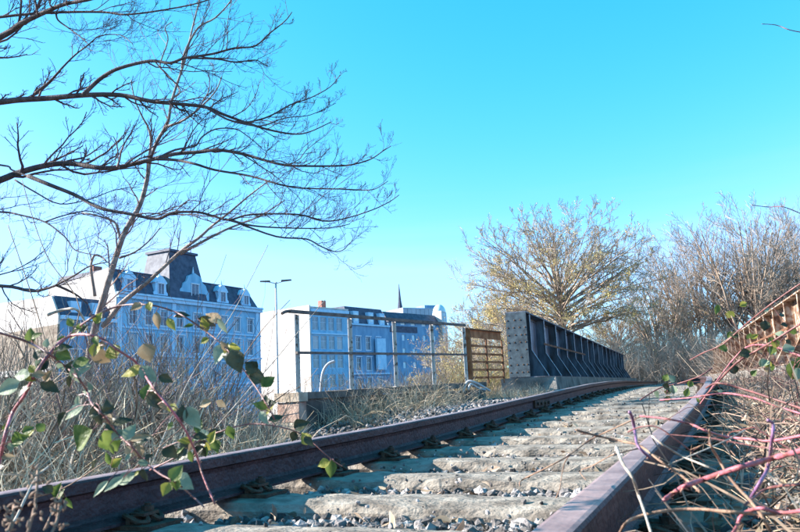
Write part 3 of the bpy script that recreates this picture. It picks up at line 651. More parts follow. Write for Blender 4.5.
mans(E_.root, 0.02, E_.L, .1, 12, ez+.01, tz+1.2, 1.2, M['slate'])
for x in (356, 371, 382):
    t_ = E_.t(x, 325); o = E_.box('dormer', M['wtrim'], t_-.9, -.1, ez+.05, t_+.9, 1.6, ez+2.7); c = MB(); c.box(t_-.5, -.14, ez+.5, t_+.5, -.103, ez+2.2); part(c, 'pane', M['glass_sky'], o)
t_ = E_.t(378, 344); E_.box('bay', M['wtrim'], t_-1.6, -1.0, 10.2, t_+1.6, -.46, 17.2)
E_.box('end_wall', M['wdeep'], E_.L+.002, 0.0, 0, E_.L+.3, 12, ez)

# --- modern block with small windows
q3 = at(389, 322, 176); q4 = at(439, 325, 191)
G_ = Bld('modern_block', 'modern block tinted shade blue with rows of small square windows', q3, q4)
hz = q3.z-ZG
def zat(px, py): r = ray(px, py); t_ = G_.t(px, py); Y = G_.P0.y+G_.d.y*t_; return r.z*Y-ZG
ops = []
for x in (395, 404, 414, 425, 435):
    t_ = G_.t(x, 345)
    for y in (338, 351.5, 365, 379): zc = zat(414, y); ops.append((t_-.6, zc-.75, t_+.6, zc+.75))
    zc = zat(414, 324.5); ops.append((t_-.9, zc-.35, t_+.9, zc+.3))
G_.facade(0, G_.L, 0, hz, ops, M['wdeep'], surround=False, glass='glass_sky', bars=False)
c = MB(); c.prism([(-.5, hz+.01), (10, hz+.01), (10, hz+2.7), (1.6, hz+2.7)], 'x', -.6, G_.L+.4); part(c, 'roof', M['slate'], G_.root)
G_.box('band', M['slate'], 0.1, -.12, zat(414, 333), G_.t(417, 330), -.003, zat(414, 327))
G_.box('side_wall', M['wdeep'], -.3, 0, 0, -.002, 14, hz)
# glass stair tower
tt = G_.L+2.0; c = MB(); n = 20; rr_ = 1.75; zt = zat(440, 312)+1.8
ring = [(tt+rr_*sin(2*pi*k/n), 1.2-rr_*cos(2*pi*k/n)) for k in range(n)]
c.hexa([(a, b_, 0) for a, b_ in ring], [(a, b_, zt-2) for a, b_ in ring]); o1 = part(c, 'stair_tower', M['glass_sky'], G_.root)
c = MB(); pts = [(tt, 1.2, zt-2+2.4*sin(q)) for q in np.linspace(0, pi/2, 8)]; c.tube(pts, [max(rr_*cos(q), .02)*1.01 for q in np.linspace(0, pi/2, 8)], 20); part(c, 'dome', M['glass_sky'], G_.root, smooth=True)
c = MB()
for k in range(n): a, b_ = ring[k]; a = tt+(a-tt)*1.02; b_ = 1.2+(b_-1.2)*1.02; c.tube([(a, b_, 0), (a, b_, zt-1.9)], .07, 4)
for zz in np.arange(1.5, zt-2, 1.5): c.tube([(tt+rr_*1.03*sin(2*pi*k/n), 1.2-rr_*1.03*cos(2*pi*k/n), zz) for k in range(n+1)], .07, 4, False)
part(c, 'glazing_bars', M['frame'], o1)
G_.box('tower_pier', M['wwhite'], G_.L+.05, -.9, 0, G_.L+.30, 1, zt-1.6)
# grey flat roofed block behind, spire
q5 = at(403, 314, 215); q6 = at(441, 315, 222)
H_ = Bld('grey_roof_block', 'grey clad rooftop block showing behind the modern block', q5, q6)
c = MB(); c.box(0, 0, 0, H_.L, 10, at(404, 307.5, 215).z-ZG); part(c, 'walls', M['wgrey'], H_.root)
for k in range(9): H_.box('cladding_panel', M['wgrey'], H_.L/9*k+.1, -.12, 15, H_.L/9*(k+1)-.1, -.003, at(404, 307.5, 215).z-ZG-.3)
H_.box('roof_plant', M['wdeep'], H_.L*.62, 1, at(404, 307.5, 215).z-ZG+.003, H_.L*.98, 6, at(404, 304, 215).z-ZG)
sp = at(400, 308, 420); top = at(399, 284, 420); t = thing('church_spire', 'thin dark church spire rising behind the shade-tinted blocks', 'church', (sp.x, sp.y, ZG))
c = MB(); hgt = sp.z-ZG; c.box(-2.2, -2.2, 0, 2.2, 2.2, hgt-2.5); part(c, 'tower', M['wbrown'], t)
c = MB(); c.tube([(0, 0, hgt-2.5), (0, 0, hgt), (0, 0, hgt+4.0), (0, 0, top.z-ZG)], [2.4, 1.5, .9, .12], 8); part(c, 'spire', M['slate'], t)

# street lamp with two heads
lp = at(278, 385, 46); lt = at(275.8, 282, 46); t = thing('street_lamp', 'tall grey street lamp with two arms beyond the wing wall', 'street lamp', (lt.x, lt.y, ZG), 0)
hh = lt.z-ZG; c = MB(); c.tube([(0, 0, 0), (0, 0, 1.2), (0, 0, hh)], [.11, .09, .055], 8); part(c, 'pole', M['steel'], t, smooth=True)
for sg in (-1, 1):
    c = MB(); c.tube([(0, 0, hh-.1), (.45*sg, 0, hh+.02)], .03, 6); part(c, 'arm', M['steel'], t)
    c = MB(); c.hexa([(.35*sg, -.12, hh), (1.0*sg, -.1, hh+.05), (1.0*sg, .1, hh+.05), (.35*sg, .12, hh)][::sg], [(.37*sg, -.1, hh+.11), (.98*sg, -.08, hh+.12), (.98*sg, .08, hh+.12), (.37*sg, .1, hh+.11)][::sg]); part(c, 'lamp_head', M['bar_dark'], t)
p = MB(); p.tube(smoothpath([at(320, 400, 22), at(321, 385, 22), at(323, 372, 22), at(328, 364, 22), at(335, 361, 22)], 4), .038, 8)
t = thing('curved_pole', 'pale curved pole behind the railing, half hidden by twigs', 'pole', at(320, 400, 22)); part(p, 'pole_tube', M['steel'], t, True, True)

# ------------------------------------------------------------------ traced foreground tree (limbs entering from the left) and the pale sapling
def trace(pts, r0, r1, Y0, Y1, n=8, per=4):
    k = len(pts); P = [at(x, y, Y0+(Y1-Y0)*i/(k-1)+random.uniform(-.08, .08)) for i, (x, y) in enumerate(pts)]; Q = smoothpath(P, per); kk = len(Q)
    rd = [((r0+(r1-r0)*(i/(kk-1))**.8)/FPX)*Q[i].y for i in range(kk)]; return Q, rd
def resample(Q, rd, k=13):
    Q = np.array([tuple(q) for q in Q]); d = np.r_[0, np.cumsum(np.linalg.norm(np.diff(Q, axis=0), axis=1))]; t = np.linspace(0, d[-1], k)
    return np.stack([np.interp(t, d, Q[:, i]) for i in range(3)], -1), np.interp(t, d, rd)
YT = 8.5
tb = at(-170, 330, YT+.6); tree = thing('bare_tree', 'bare tree whose dark limbs reach in from the left edge across the sky', 'tree', (tb.x, tb.y, float(ground_z(np.array([tb.x]), np.array([tb.y]))[0])-.1))
tr = [Vector((tb.x, tb.y, tree.location.z))]+[at(-168, 300, YT+.6), at(-165, 200, YT+.55), at(-172, 100, YT+.6), at(-160, -20, YT+.7), at(-150, -160, YT+.8)]
c = MB(); q = smoothpath(tr, 5); c.tube(q, [np.interp(i/len(q), [0, .1, 1], [.26, .2, .09]) for i in range(len(q))], 14); part(c, 'trunk', M['bark_dark'], tree, True, True)
LIMBS = [
 ([(-165,110),(-90,80),(0,37),(20,24),(45,12),(65,4),(95,-2),(130,-16),(175,-45)], 6, 1.2, 1, -.6, 1),
 ([(-165,60),(-80,30),(0,17),(55,12.5),(102,12),(125,14.5),(160,10.5),(200,2.5),(228,-8)], 2.6, .8, 1, -.4, 1),
 ([(-166,150),(-80,118),(0,102),(50,98),(85,95),(120,95),(150,101),(180,104),(205,107),(225,115),(250,124),(270,130),(293,134),(309,132),(331,122)], 5.2, .6, 1, .5, 2),
 ([(83,95),(92,86),(104,76),(120,68),(150,61),(170,63),(185,58),(212,54),(235,48),(255,46),(270,33),(285,21),(292,12)], 3.4, .6, 0, -.5, 2),
 ([(188,58),(217,59),(235,62),(255,60),(263,64),(268,66)], 1.5, .5, 0, .3, 1),
 ([(35,93),(50,81),(62,68),(75,55),(88,45),(100,36),(120,35),(133,44)], 1.8, .5, 0, -.5, 1),
 ([(56,12),(58,20),(70,29),(82,38),(90,46)], 1.5, .6, 0, -.3, 1),
 ([(-168,235),(-80,210),(0,180),(15,174),(35,168),(55,164),(75,164),(100,168),(120,167),(150,160),(175,154),(200,152),(218,150),(243,154),(262,159.5),(284,165),(304,166),(331,166),(350,165),(370,159.5),(383,151),(391,146)], 5.4, .5, 1, .6, 3),
 ([(155,159),(175,160),(195,164),(215,170),(250,176),(278,184),(300,188),(340,189),(362,190),(375,189),(388,181)], 2.2, .5, 0, -.4, 2),
 ([(158,158),(175,150),(195,146),(202,137),(216,129),(235,129),(246,135),(262,148)], 1.7, .5, 0, .5, 1),
 ([(28,176),(50,185),(75,195),(100,208),(130,214),(157,219),(172,213),(196,212),(213,216),(229,220),(251,214.5),(298,214.5),(323,221),(345,218.5),(372,210),(389,202),(399,195)], 3.0, .5, 0, -.6, 3),
 ([(225,219),(251,225.5),(287,228),(328,228),(350,224)], 1.6, .5, 0, .4, 2),
 ([(238,223),(276,236.5),(306,239),(320,246),(334,251.5),(343,250),(348,245)], 1.4, .5, 0, -.3, 1),
 ([(-168,240),(-60,212),(0,212),(20,215),(45,222),(65,237),(75,250),(95,255)], 1.9, .6, 1, -.5, 1),
 ([(45,222),(62,216),(85,211),(100,214),(112,220)], 1.1, .5, 0, .3, 1),
 ([(15,180),(35,192),(60,204),(90,199),(115,190),(140,187)], 1.3, .4, 0, .4, 1),
 ([(-168,310),(-80,290),(0,286),(30,291),(45,289),(58,284),(75,275),(90,266),(108,262)], 3.2, .7, 1, -.5, 1),
 ([(56,285),(75,294),(88,304)], 2.0, .8, 0, .3, 0),
 ([(-166,180),(-80,160),(0,165),(12,170),(30,177)], 1.8, 1.0, 1, .1, 0),
 ([(205,107),(235,122),(265,118),(290,105),(310,98),(330,87),(340,75)], 1.6, .5, 0, .4, 2),
 ([(235,122),(260,126),(285,118),(310,115),(336,103)], 1.2, .4, 0, -.4, 1),
]
parentsP = []; parentsR = []; wts = []
for i, (pp, r0, r1, off, dy, wgt) in enumerate(LIMBS):
    Y0 = YT+(.5 if off else 0); Q, rd = trace(pp, r0, r1, Y0, YT+dy if off else YT+dy)
    if off: Q[0] = Vector((tb.x, tb.y, Q[0].z))
    rd = [v*.76 for v in rd]; c = MB(); c.tube(Q, rd, 7); part(c, 'branch', M['bark_dark'], tree, True, True)
    if wgt: a_, b_ = resample(Q, rd, 17); parentsP.append(a_); parentsR.append(b_); wts.append(wgt)
acc = Acc()
for a_, b_, wgt in zip(parentsP, parentsR, wts):
    P = a_[None]; Rr = b_[None]; Ln = np.linalg.norm(np.diff(a_, axis=0), axis=1).sum()
    c1, r1 = spawn(P, Rr, int(8+Ln*3.1*(.6+.28*wgt)), .3, 1, (25, 52), .001, 8, .40, .17, .62, .35, lmin=.42, bias=(.15, 0, .2))
    c1 = c1[:, :1]+(c1-c1[:, :1])*(.6+2.0*rng.random((len(c1), 1, 1))**1.5); r1 = np.clip(r1*.75, .0022, .02)
    tipx = 400+735*c1[:, -1, 0]/c1[:, -1, 1]; tipz = 392-735*c1[:, -1, 2]/c1[:, -1, 1]; lim = np.interp(tipz, [0, 40, 90, 130, 250], [285, 290, 325, 375, 380])
    c1 = c1[:, :1]+(c1-c1[:, :1])*np.where(tipx > lim-12, .45, 1)[:, None, None]
    c2, r2 = spawn(c1, r1, 8, .2, 1, (28, 55), .45, 5, .35, .16, .7, .5, bias=(.12, 0, .15)); r2 = np.clip(r2, .0015, .005)
    c3, r3 = spawn(c2, r2, 4, .3, 1, (25, 60), .5, 4, .3, .18, .8, .7); r3 = np.clip(r3, .0012, .0024)
    for C2, R2, n in ((c1, r1, 4), (c2, r2, 3), (c3, r3, 3)): acc.add(*tubes(C2, R2, n))
acc.build('twigs', M['twig_dark'], tree)['kind'] = 'stuff'

YS = 9.6
q0 = at(90, 352, YS); gz = float(ground_z(np.array([q0.x]), np.array([q0.y]))[0])
sap = thing('pale_young_tree', 'slim pale barked young tree leaning right in front of the houses', 'tree', (q0.x-.15, q0.y, gz-.05))
def limb(pp, r0, r1, Y0, Y1, root, m, wgt=1, first=None):
    Q, rd = trace(pp, r0, r1, Y0, Y1)
    if first is not None: Q = [first]+Q; rd = [rd[0]*1.15]+rd; rd = [v*.62 for v in rd]
    c = MB(); c.tube(Q, rd, 9); part(c, 'trunk' if first is not None else 'branch', m, root, True, True); return resample(Q, rd, 15)
sl_ = []
sl_.append(limb([(90,352),(96,325),(103,300),(115,260),(125,232),(140,205),(147,180),(150,160),(158,140),(168,122),(172,100),(185,60),(192,30),(200,-2),(206,-30)], 6.5, .9, YS, YS+.3, sap, M['bark_pale'], first=Vector((q0.x-.15, q0.y, gz-.1))))
sl_.append(limb([(103,327),(120,305),(135,292),(150,280),(180,252),(200,237),(212,226),(230,212),(250,195),(270,180)], 2.8, .6, YS, YS-.5, sap, M['bark']))
sl_.append(limb([(180,254),(200,243),(225,230),(245,222),(262,215),(285,200)], 1.8, .5, YS, YS+.5, sap, M['bark']))
sl_.append(limb([(149,160),(151,140),(148,127),(143,118),(135,100),(131,80)], 1.6, .5, YS+.1, YS-.3, sap, M['bark_pale']))
sl_.append(limb([(95,296),(91,268),(94,256),(100,256),(106,261)], 1.6, .8, YS, YS-.2, sap, M['bark']))
sl_.append(limb([(119,258),(135,252),(150,240),(160,228)], 1.2, .5, YS, YS+.3, sap, M['bark']))
sl_.append(limb([(120,238),(116,224),(108,219),(90,214),(82,213)], 1.5, .7, YS, YS+.1, sap, M['bark_pale']))
sl_.append(limb([(165,127),(180,122),(195,112),(215,92),(222,76)], 1.6, .5, YS+.1, YS-.3, sap, M['bark_pale']))
sl_.append(limb([(182,68),(185,52),(198,28),(215,18),(230,2),(240,-15)], 1.4, .6, YS+.2, YS-.1, sap, M['bark_pale']))
sl_.append(limb([(173,98),(180,90),(165,72),(160,65),(168,40),(165,28),(172,22)], 1.0, .5, YS+.2, YS+.5, sap, M['bark']))
acc = Acc()
for k, (a_, b_) in enumerate(sl_):
    Ln = np.linalg.norm(np.diff(a_, axis=0), axis=1).sum(); c1, r1 = spawn(a_[None], b_[None], int(3+Ln*3.0), .35, 1, (30, 60), .001, 5, .3, .14, .6, .35, lmin=.3)
    c1 = c1[:, :1]+(c1-c1[:, :1])*rng.uniform(.8, 2.6, (len(c1), 1, 1)); r1 = np.clip(r1*.7, .0024, .012)
    c2, r2 = spawn(c1, r1, 4, .25, 1, (25, 55), .55, 4, .25, .14, .75, .5); r2 = np.clip(r2, .0016, .005); c3, r3 = spawn(c2, r2, 3, .3, 1, (25, 55), .55, 4, .2, .14, .8, .7); r3 = np.clip(r3, .0013, .0026)
    for C2, R2 in ((c1, r1), (c2, r2), (c3, r3)): acc.add(*tubes(C2, R2, 3))
acc.build('twigs', M['twig'], sap)['kind'] = 'stuff'

# ------------------------------------------------------------------ trees beyond the bridge
def tree_proc(name, label, x, y, H, mode, leaves=0, m=M['bark_far'], mt=M['twig_far'], width=1.0, dens=1.0, group='trees beyond the bridge'):
    z0 = float(ground_z(np.array([x]), np.array([y]))[0])-.1; H = H-z0; root = thing(name, label, 'tree', (x, y, z0), 0, group); acc1 = Acc(); acc2 = Acc()
    def bez(p0, pc, p1, k):
        t = np.linspace(0, 1, k)[None, :, None]; q = (1-t)**2*p0[:, None]+2*t*(1-t)*pc[:, None]+t*t*p1[:, None]
        return q+np.cumsum(rng.normal(size=q.shape)*H*.006, axis=1)
    if mode == 'round':
        k = 8; T = np.zeros((1, k, 3)); T[0, :, 2] = np.linspace(0, H*.62, k); T[0, :, :2] = np.cumsum(rng.normal(size=(k, 2))*H*.006, axis=0); RT = np.linspace(H*.024, H*.008, k)[None]
        n1 = int(66*dens); i = np.arange(n1)+.5; el = np.arcsin(np.clip(-.47+1.47*i/n1, -1, 1)); az_ = i*2.39996+rng.normal(size=n1)*.2; rr2 = H*.50*width*rng.uniform(.72, 1.0, n1)
        tg = np.stack([np.cos(az_)*np.cos(el)*rr2, np.sin(az_)*np.cos(el)*rr2, H*.52+np.sin(el)*H*.47*rng.uniform(.82, 1, n1)], -1)
        hb = np.clip(.15+.36*(tg[:, 2]/H)+rng.uniform(-.04, .08, n1), .14, .60)*H; bs, _ = sample(np.repeat(T, n1, 0), hb/(H*.62)*.99)
        ct = bs+(tg-bs)*.35+np.stack([0*hb, 0*hb, .06*H+0*hb], -1)+np.stack([np.cos(az_), np.sin(az_), 0*az_], -1)*H*.07*width
        c1 = bez(bs, ct, tg, 9); r1 = np.linspace(1, .16, 9)[None]*H*.0062*rng.uniform(.6, 1.2, (n1, 1)); n2, n3, n4 = 12, 6, 5; l2 = .27; upb2 = .15; t02 = .35
    else:
        n1 = int(27*dens); a_ = rng.uniform(0, 2*pi, n1); q = np.sqrt(rng.random(n1)); rr2 = H*.42*width*q
        tg = np.stack([np.cos(a_)*rr2, np.sin(a_)*rr2, H*(.55+.45*np.sqrt(np.clip(1-q*q*.9, 0, 1)))*rng.uniform(.86, 1, n1)], -1)
        bs = np.stack([np.cos(a_)*H*.05*q, np.sin(a_)*H*.05*q, np.zeros(n1)], -1); ct = bs+(tg-bs)*np.array([.30, .30, .5])
        c1 = bez(bs, ct, tg, 9); r1 = np.linspace(1, .14, 9)[None]*H*.0098*rng.uniform(.5, 1.3, (n1, 1)); n2, n3, n4 = 12, 6, 5; l2 = .27; upb2 = .22; t02 = .32
        T = c1[:3].copy(); RT = r1[:3].copy()*1.05
    T += np.array([x, y, z0]); c1 += np.array([x, y, z0])
    mn = H*.0007
    c2, r2 = spawn(c1, r1, n2, t02, 1, (28, 58), l2, 5, upb2, .12, .62, .35, fall=.35); c3, r3 = spawn(c2, r2, n3, .15, 1, (25, 55), .5, 4, .4, .14, .7, .4); r3 = np.maximum(r3, mn)
    c4, r4 = spawn(c3, r3, n4, .15, 1, (25, 58), .6, 3, .3, .15, .7, .5); r4 = np.maximum(r4, mn*.75)
    V, F_ = tubes(T, RT, 8); acc1.add(V, F_); acc1.build('trunk', m, root, True)
    a2 = Acc(); a2.add(*tubes(c1, r1, 5)); a2.add(*tubes(c2, np.maximum(r2, mn*1.3), 4)); a2.build('limbs', m, root, True)['kind'] = 'stuff'
    acc2.add(*tubes(c3, r3, 3)); acc2.add(*tubes(c4, r4, 3)); acc2.build('twigs', mt, root)['kind'] = 'stuff'
    if leaves:
        pp = c4[:, 1:].reshape(-1, 3); hrel = (pp[:, 2]-z0)/H; wt = np.clip(1.15-hrel, .05, 1)**2.2*(1+.9*np.sin(pp[:, 0]*1.7+y)*np.sin(pp[:, 2]*1.9)); wt = np.clip(wt, 0, None); wt /= wt.sum()
        i = rng.choice(len(pp), leaves, p=wt); P = pp[i]+rng.normal(size=(leaves, 3))*.10; s_ = rng.uniform(.03, .07, leaves)[:, None]
        d = norm(rng.normal(size=(leaves, 3))); q = norm(np.cross(d, rng.normal(size=(leaves, 3)))); V = np.stack([P-d*s_, P+q*s_*.6, P+d*s_, P-q*s_*.6], 1)
        npmesh('foliage', V, np.arange(leaves*4).reshape(-1, 4), M['leaf_y'], root, world=True)['kind'] = 'stuff'
    return root
def topH(px, py, Y): p = at(px, py, Y); return p.x, p.z
x, z = topH(552, 205, 56); tree_proc('broad_tree', 'broad round crowned tree with sparse yellow leaves above the dark girder', x, 56, z*1.03, 'round', 25000, width=1.12, dens=1.15)
x, z = topH(480, 300, 62); tree_proc('small_tree', 'low yellow leaved tree just right of the glass stair tower', x, 62, z, 'round', 9000, dens=.8)
x, z = topH(455, 330, 52); tree_proc('small_tree', 'low golden bushy tree behind the railing next to the stair tower', x, 52, z, 'round', 7000, dens=.7)
x, z = topH(500, 318, 50); tree_proc('small_tree', 'low golden bushy tree behind the lattice panel', x, 50, z, 'round', 8000, dens=.8, width=1.2)
x, z = topH(510, 285, 70); tree_proc('small_tree', 'small thin tree behind the pale riveted end plate', x, 70, z, 'round', 5000, dens=.8)
for px, py, Y, lab, md, wd_, lv in [
  (612, 296, 66, 'low bushy tree filling the gap between the round crown and the tall stand', 'round', 1.0, 1500),
  (655, 262, 62, 'slanting twiggy tree at the left edge of the tall bare stand', 'fan', 1.3, 800),
  (690, 222, 66, 'grey bare tree left of the tallest stems in the stand', 'fan', 1.15, 300),
  (735, 200, 62, 'tallest bare tree of the stand, its stems fanning upward', 'fan', 1.25, 0),
  (785, 212, 66, 'bare tree at the right edge whose top thins into the blue', 'fan', 1.15, 0),
  (830, 235, 60, 'bare tree cut by the right edge of the picture', 'fan', 1.1, 0),
  (665, 325, 56, 'short scrubby tree above the far end of the track', 'fan', 1.4, 1200),
  (720, 318, 52, 'short scrubby tree left of the rusty right girder', 'fan', 1.4, 500)]:
    x, z = topH(px, py+7, Y); tree_proc('bare_tree', lab, x, Y, z, md, lv, width=wd_, dens=1.1)

# ------------------------------------------------------------------ thickets of dry stems (nobody could count them)
def stems(name, x, y, z, h, r, m, label, cat, lean=.35, k=5, droop=0, twig=0, bias=(0, 0)):
    n = len(x); P = np.empty((n, k, 3)); P[:, 0] = np.stack([x, y, z], -1); d = norm(np.stack([rng.normal(size=n)*lean+bias[0], rng.normal(size=n)*lean+bias[1], np.ones(n)], -1))
    for j in range(1, k): P[:, j] = P[:, j-1]+d*(h/(k-1))[:, None]; d = norm(d+rng.normal(size=d.shape)*.16-np.array([0, 0, droop])/(k-1))
    Q = r[:, None]*np.linspace(1, .4, k)[None]; a = Acc(); a.add(*tubes(P, Q, 3))
    if twig: c, q = spawn(P, Q, twig, .25, 1, (20, 60), .45, 4, .2, .15, .7, .5); a.add(*tubes(c, np.maximum(q, r.min()*.4), 3))
    return tag(a.build(name, m), label, cat, kind='stuff')
def region(n, s0, s1, u0, u1, mask=None, pw=1):
    s = s0+(s1-s0)*rng.random(n)**pw; u = rng.uniform(u0, u1, n); x, y, h_ = path(s, u); x = np.asarray(x); y = np.asarray(y)
    if mask is not None: k = mask(x, y, s, u); x, y, s, u = x[k], y[k], s[k], u[k]
    return x, y, ground_z(x, y), s, u
def leftm(x, y, s, u): px = 400+735*x/y; side = (x-WA[0])*wd[1]-(y-WA[1])*wd[0]; return (y > .5) & (px < 272) & ((side < -.3) | (y < 10))
x, y, z, s, u = region(9000, 1.2, 9.5, -4.2, -1.25, leftm); stems('dry_grass', x, y, z-.02, rng.uniform(.12, .55, len(x)), rng.uniform(.0012, .0028, len(x)), M['straw'], 'pale dry grass and stalks behind the left rail', 'dry grass', .5, 4, .8)
def capz(x, y, z, lo=.25):       # how high the thicket stands: lower towards the railing, where the slope is open
    px = 400+735*x/y; top = y*np.interp(px, [-50, 60, 160, 215, 275], [.112, .104, .086, .026, -.002]); return np.clip((top-z)*(lo+(1.05-lo)*rng.random(len(x))**.7), .12, 4)
x, y, z, s, u = region(15000, 2, 17, -11, -2.0, leftm); px = 400+735*x/y; k = rng.random(len(x)) < np.interp(px, [0, 170, 215, 270], [1, 1, .45, .30]); x, y, z = x[k], y[k], z[k]
stems('thicket', x, y, z-.05, capz(x, y, z)*1.05, rng.uniform(.003, .010, len(x)), M['drystem'], 'tangled thicket of dry stems on the slope below the houses', 'thicket', .32, 6, .4, twig=3)
x, y, z, s, u = region(5200, 2, 12, -8, -1.8, leftm); px = 400+735*x/y; k = rng.random(len(x)) < np.interp(px, [0, 170, 215, 270], [1, 1, .5, .35]); x, y, z = x[k], y[k], z[k]
stems('tall_stalks', x, y, z-.05, capz(x, y, z)*.95, rng.uniform(.003, .007, len(x)), M['straw'], 'straw coloured stalks standing in the thicket', 'dry stalks', .6, 5, .9)
x, y, z, s, u = region(420, 3, 14, -9, -2.4, leftm); px = 400+735*x/y; k = px < 235; x, y, z = x[k], y[k], z[k]
stems('long_shoots', x, y, z-.05, np.clip((y*rng.uniform(.06, .17, len(x))-z), .3, 4.5), rng.uniform(.004, .009, len(x)), M['twig'], 'long bare shoots rising out of the thicket', 'shoots', .22, 7, .15, twig=5)
# behind and in front of the railing wall
def behind(x, y, s, u): side = (x-WA[0])*wd[1]-(y-WA[1])*wd[0]; return (side < -.45) & (side > -2.2)
x, y, z, s, u = region(3000, 10.5, 18, -8, -3.5, behind); z0 = np.full(len(x), -.9); stems('hedge_twigs', x, y, z0, rng.uniform(.7, 1.5, len(x)), rng.uniform(.003, .007, len(x)), M['drystem'], 'pale leafless twigs rising behind the railing', 'thicket', .35, 5, .2, twig=3)
def front(x, y, s, u):
    side = (x-WA[0])*wd[1]-(y-WA[1])*wd[0]; al = (x-WA[0])*wd[0]+(y-WA[1])*wd[1]; return (side > .05) & (side < 1.1) & (al > .25) & (al < 3.4) & (rng.random(len(x)) < 1-side*.55)
x, y, z, s, u = region(22000, 8, 18, -7, -2.5, front); stems('wall_grass', x, y, z-.02, rng.uniform(.15, .68, len(x)), rng.uniform(.0018, .004, len(x)), M['straw'], 'dry grass tufts growing against the wing wall', 'dry grass', .5, 5, 1.0)
def front2(x, y, s, u):
    side = (x-WA[0])*wd[1]-(y-WA[1])*wd[0]; al = (x-WA[0])*wd[0]+(y-WA[1])*wd[1]; return (side > .05) & (side < .8) & (al > .1) & (al < 3.2)
x, y, z, s, u = region(900, 8, 18, -7, -2.5, front2); stems('wall_twigs', x, y, z-.02, rng.uniform(.3, .85, len(x)), rng.uniform(.002, .005, len(x)), M['drystem'], 'brown twigs standing against the wing wall', 'twigs', .45, 5, .3, twig=2)
def gfoot(x, y, s, u): px = 400+735*x/y; return (px > 462) & (px < 540) & (y < 16.6) & (y > 14.2)
x, y, z, s, u = region(6000, 13, 19, -5, -2, gfoot); stems('girder_grass', x, y, z-.02, rng.uniform(.08, .38, len(x)), rng.uniform(.002, .004, len(x)), M['straw'], 'dry grass in front of the riveted end plate', 'dry grass', .45, 4, .6)
# right bank
x, y, z, s, u = region(13000, .8, 14, .95, 6.0, pw=1.3); stems('bramble_tangle', x, y, z-.02, rng.uniform(.15, .5, len(x)), rng.uniform(.0016, .0042, len(x)), M['brown_stem'], 'tangle of dry bramble stems on the right bank', 'brambles', .9, 6, 1.3, twig=1)
x, y, z, s, u = region(1900, 1.6, 14, 1.2, 6.0, pw=1.2); stems('red_brambles', x, y, z-.02, rng.uniform(.25, .8, len(x)), rng.uniform(.002, .0045, len(x)), M['cane_dark'], 'thin reddish bramble shoots on the right bank', 'brambles', .9, 7, 1.6)
x, y, z, s, u = region(4200, 1.0, 14, .95, 6.0, pw=1.2); stems('right_grass', x, y, z-.02, rng.uniform(.06, .25, len(x)), rng.uniform(.0012, .0028, len(x)), M['straw'], 'short dry grass on the right bank', 'dry grass', .7, 4, .8)
x, y, z, s, u = region(2600, 4, 15, 2.6, 5.2); stems('girder_brambles', x, y, z-.02, rng.uniform(.4, 1.15, len(x)), rng.uniform(.0025, .005, len(x)), M['brown_stem'], 'brown brambles growing up against the rusty right girder', 'brambles', .7, 7, 1.2, twig=2)
# scrub beyond the bridge
x, y, z, s, u = region(6500, 52, 66, -8, 18); stems('far_scrub', x, y, z-.1, rng.uniform(1.2, 4.2, len(x)), rng.uniform(.010, .022, len(x)), M['twig_far'], 'dense grey brown scrub beyond the end of the track', 'scrub', .35, 5, .3, twig=3)
sc_x = rng.uniform(-2, 13, 3500); sc_y = rng.uniform(44, 60, 3500); px = 400+735*sc_x/sc_y; k = (px > 445) & (px < 540); sc_x, sc_y = sc_x[k], sc_y[k]
stems('golden_scrub', sc_x, sc_y, np.full(len(sc_x), -1.6), rng.uniform(1.6, 3.6, len(sc_x)), rng.uniform(.010, .02, len(sc_x)), M['leaf_y'], 'golden brown scrub behind the lattice panel', 'scrub', .35, 5, .3, twig=3)
x, y, z, s, u = region(2600, 16, 50, 3.6, 9); stems('side_scrub', x, y, np.maximum(z, -2.5)-.1, rng.uniform(1.2, 2.6, len(x))+np.clip(-z, 0, 2.5), rng.uniform(.006, .014, len(x)), M['twig_far'], 'bare scrub behind the rusty right girder', 'scrub', .35, 5, .3, twig=3)

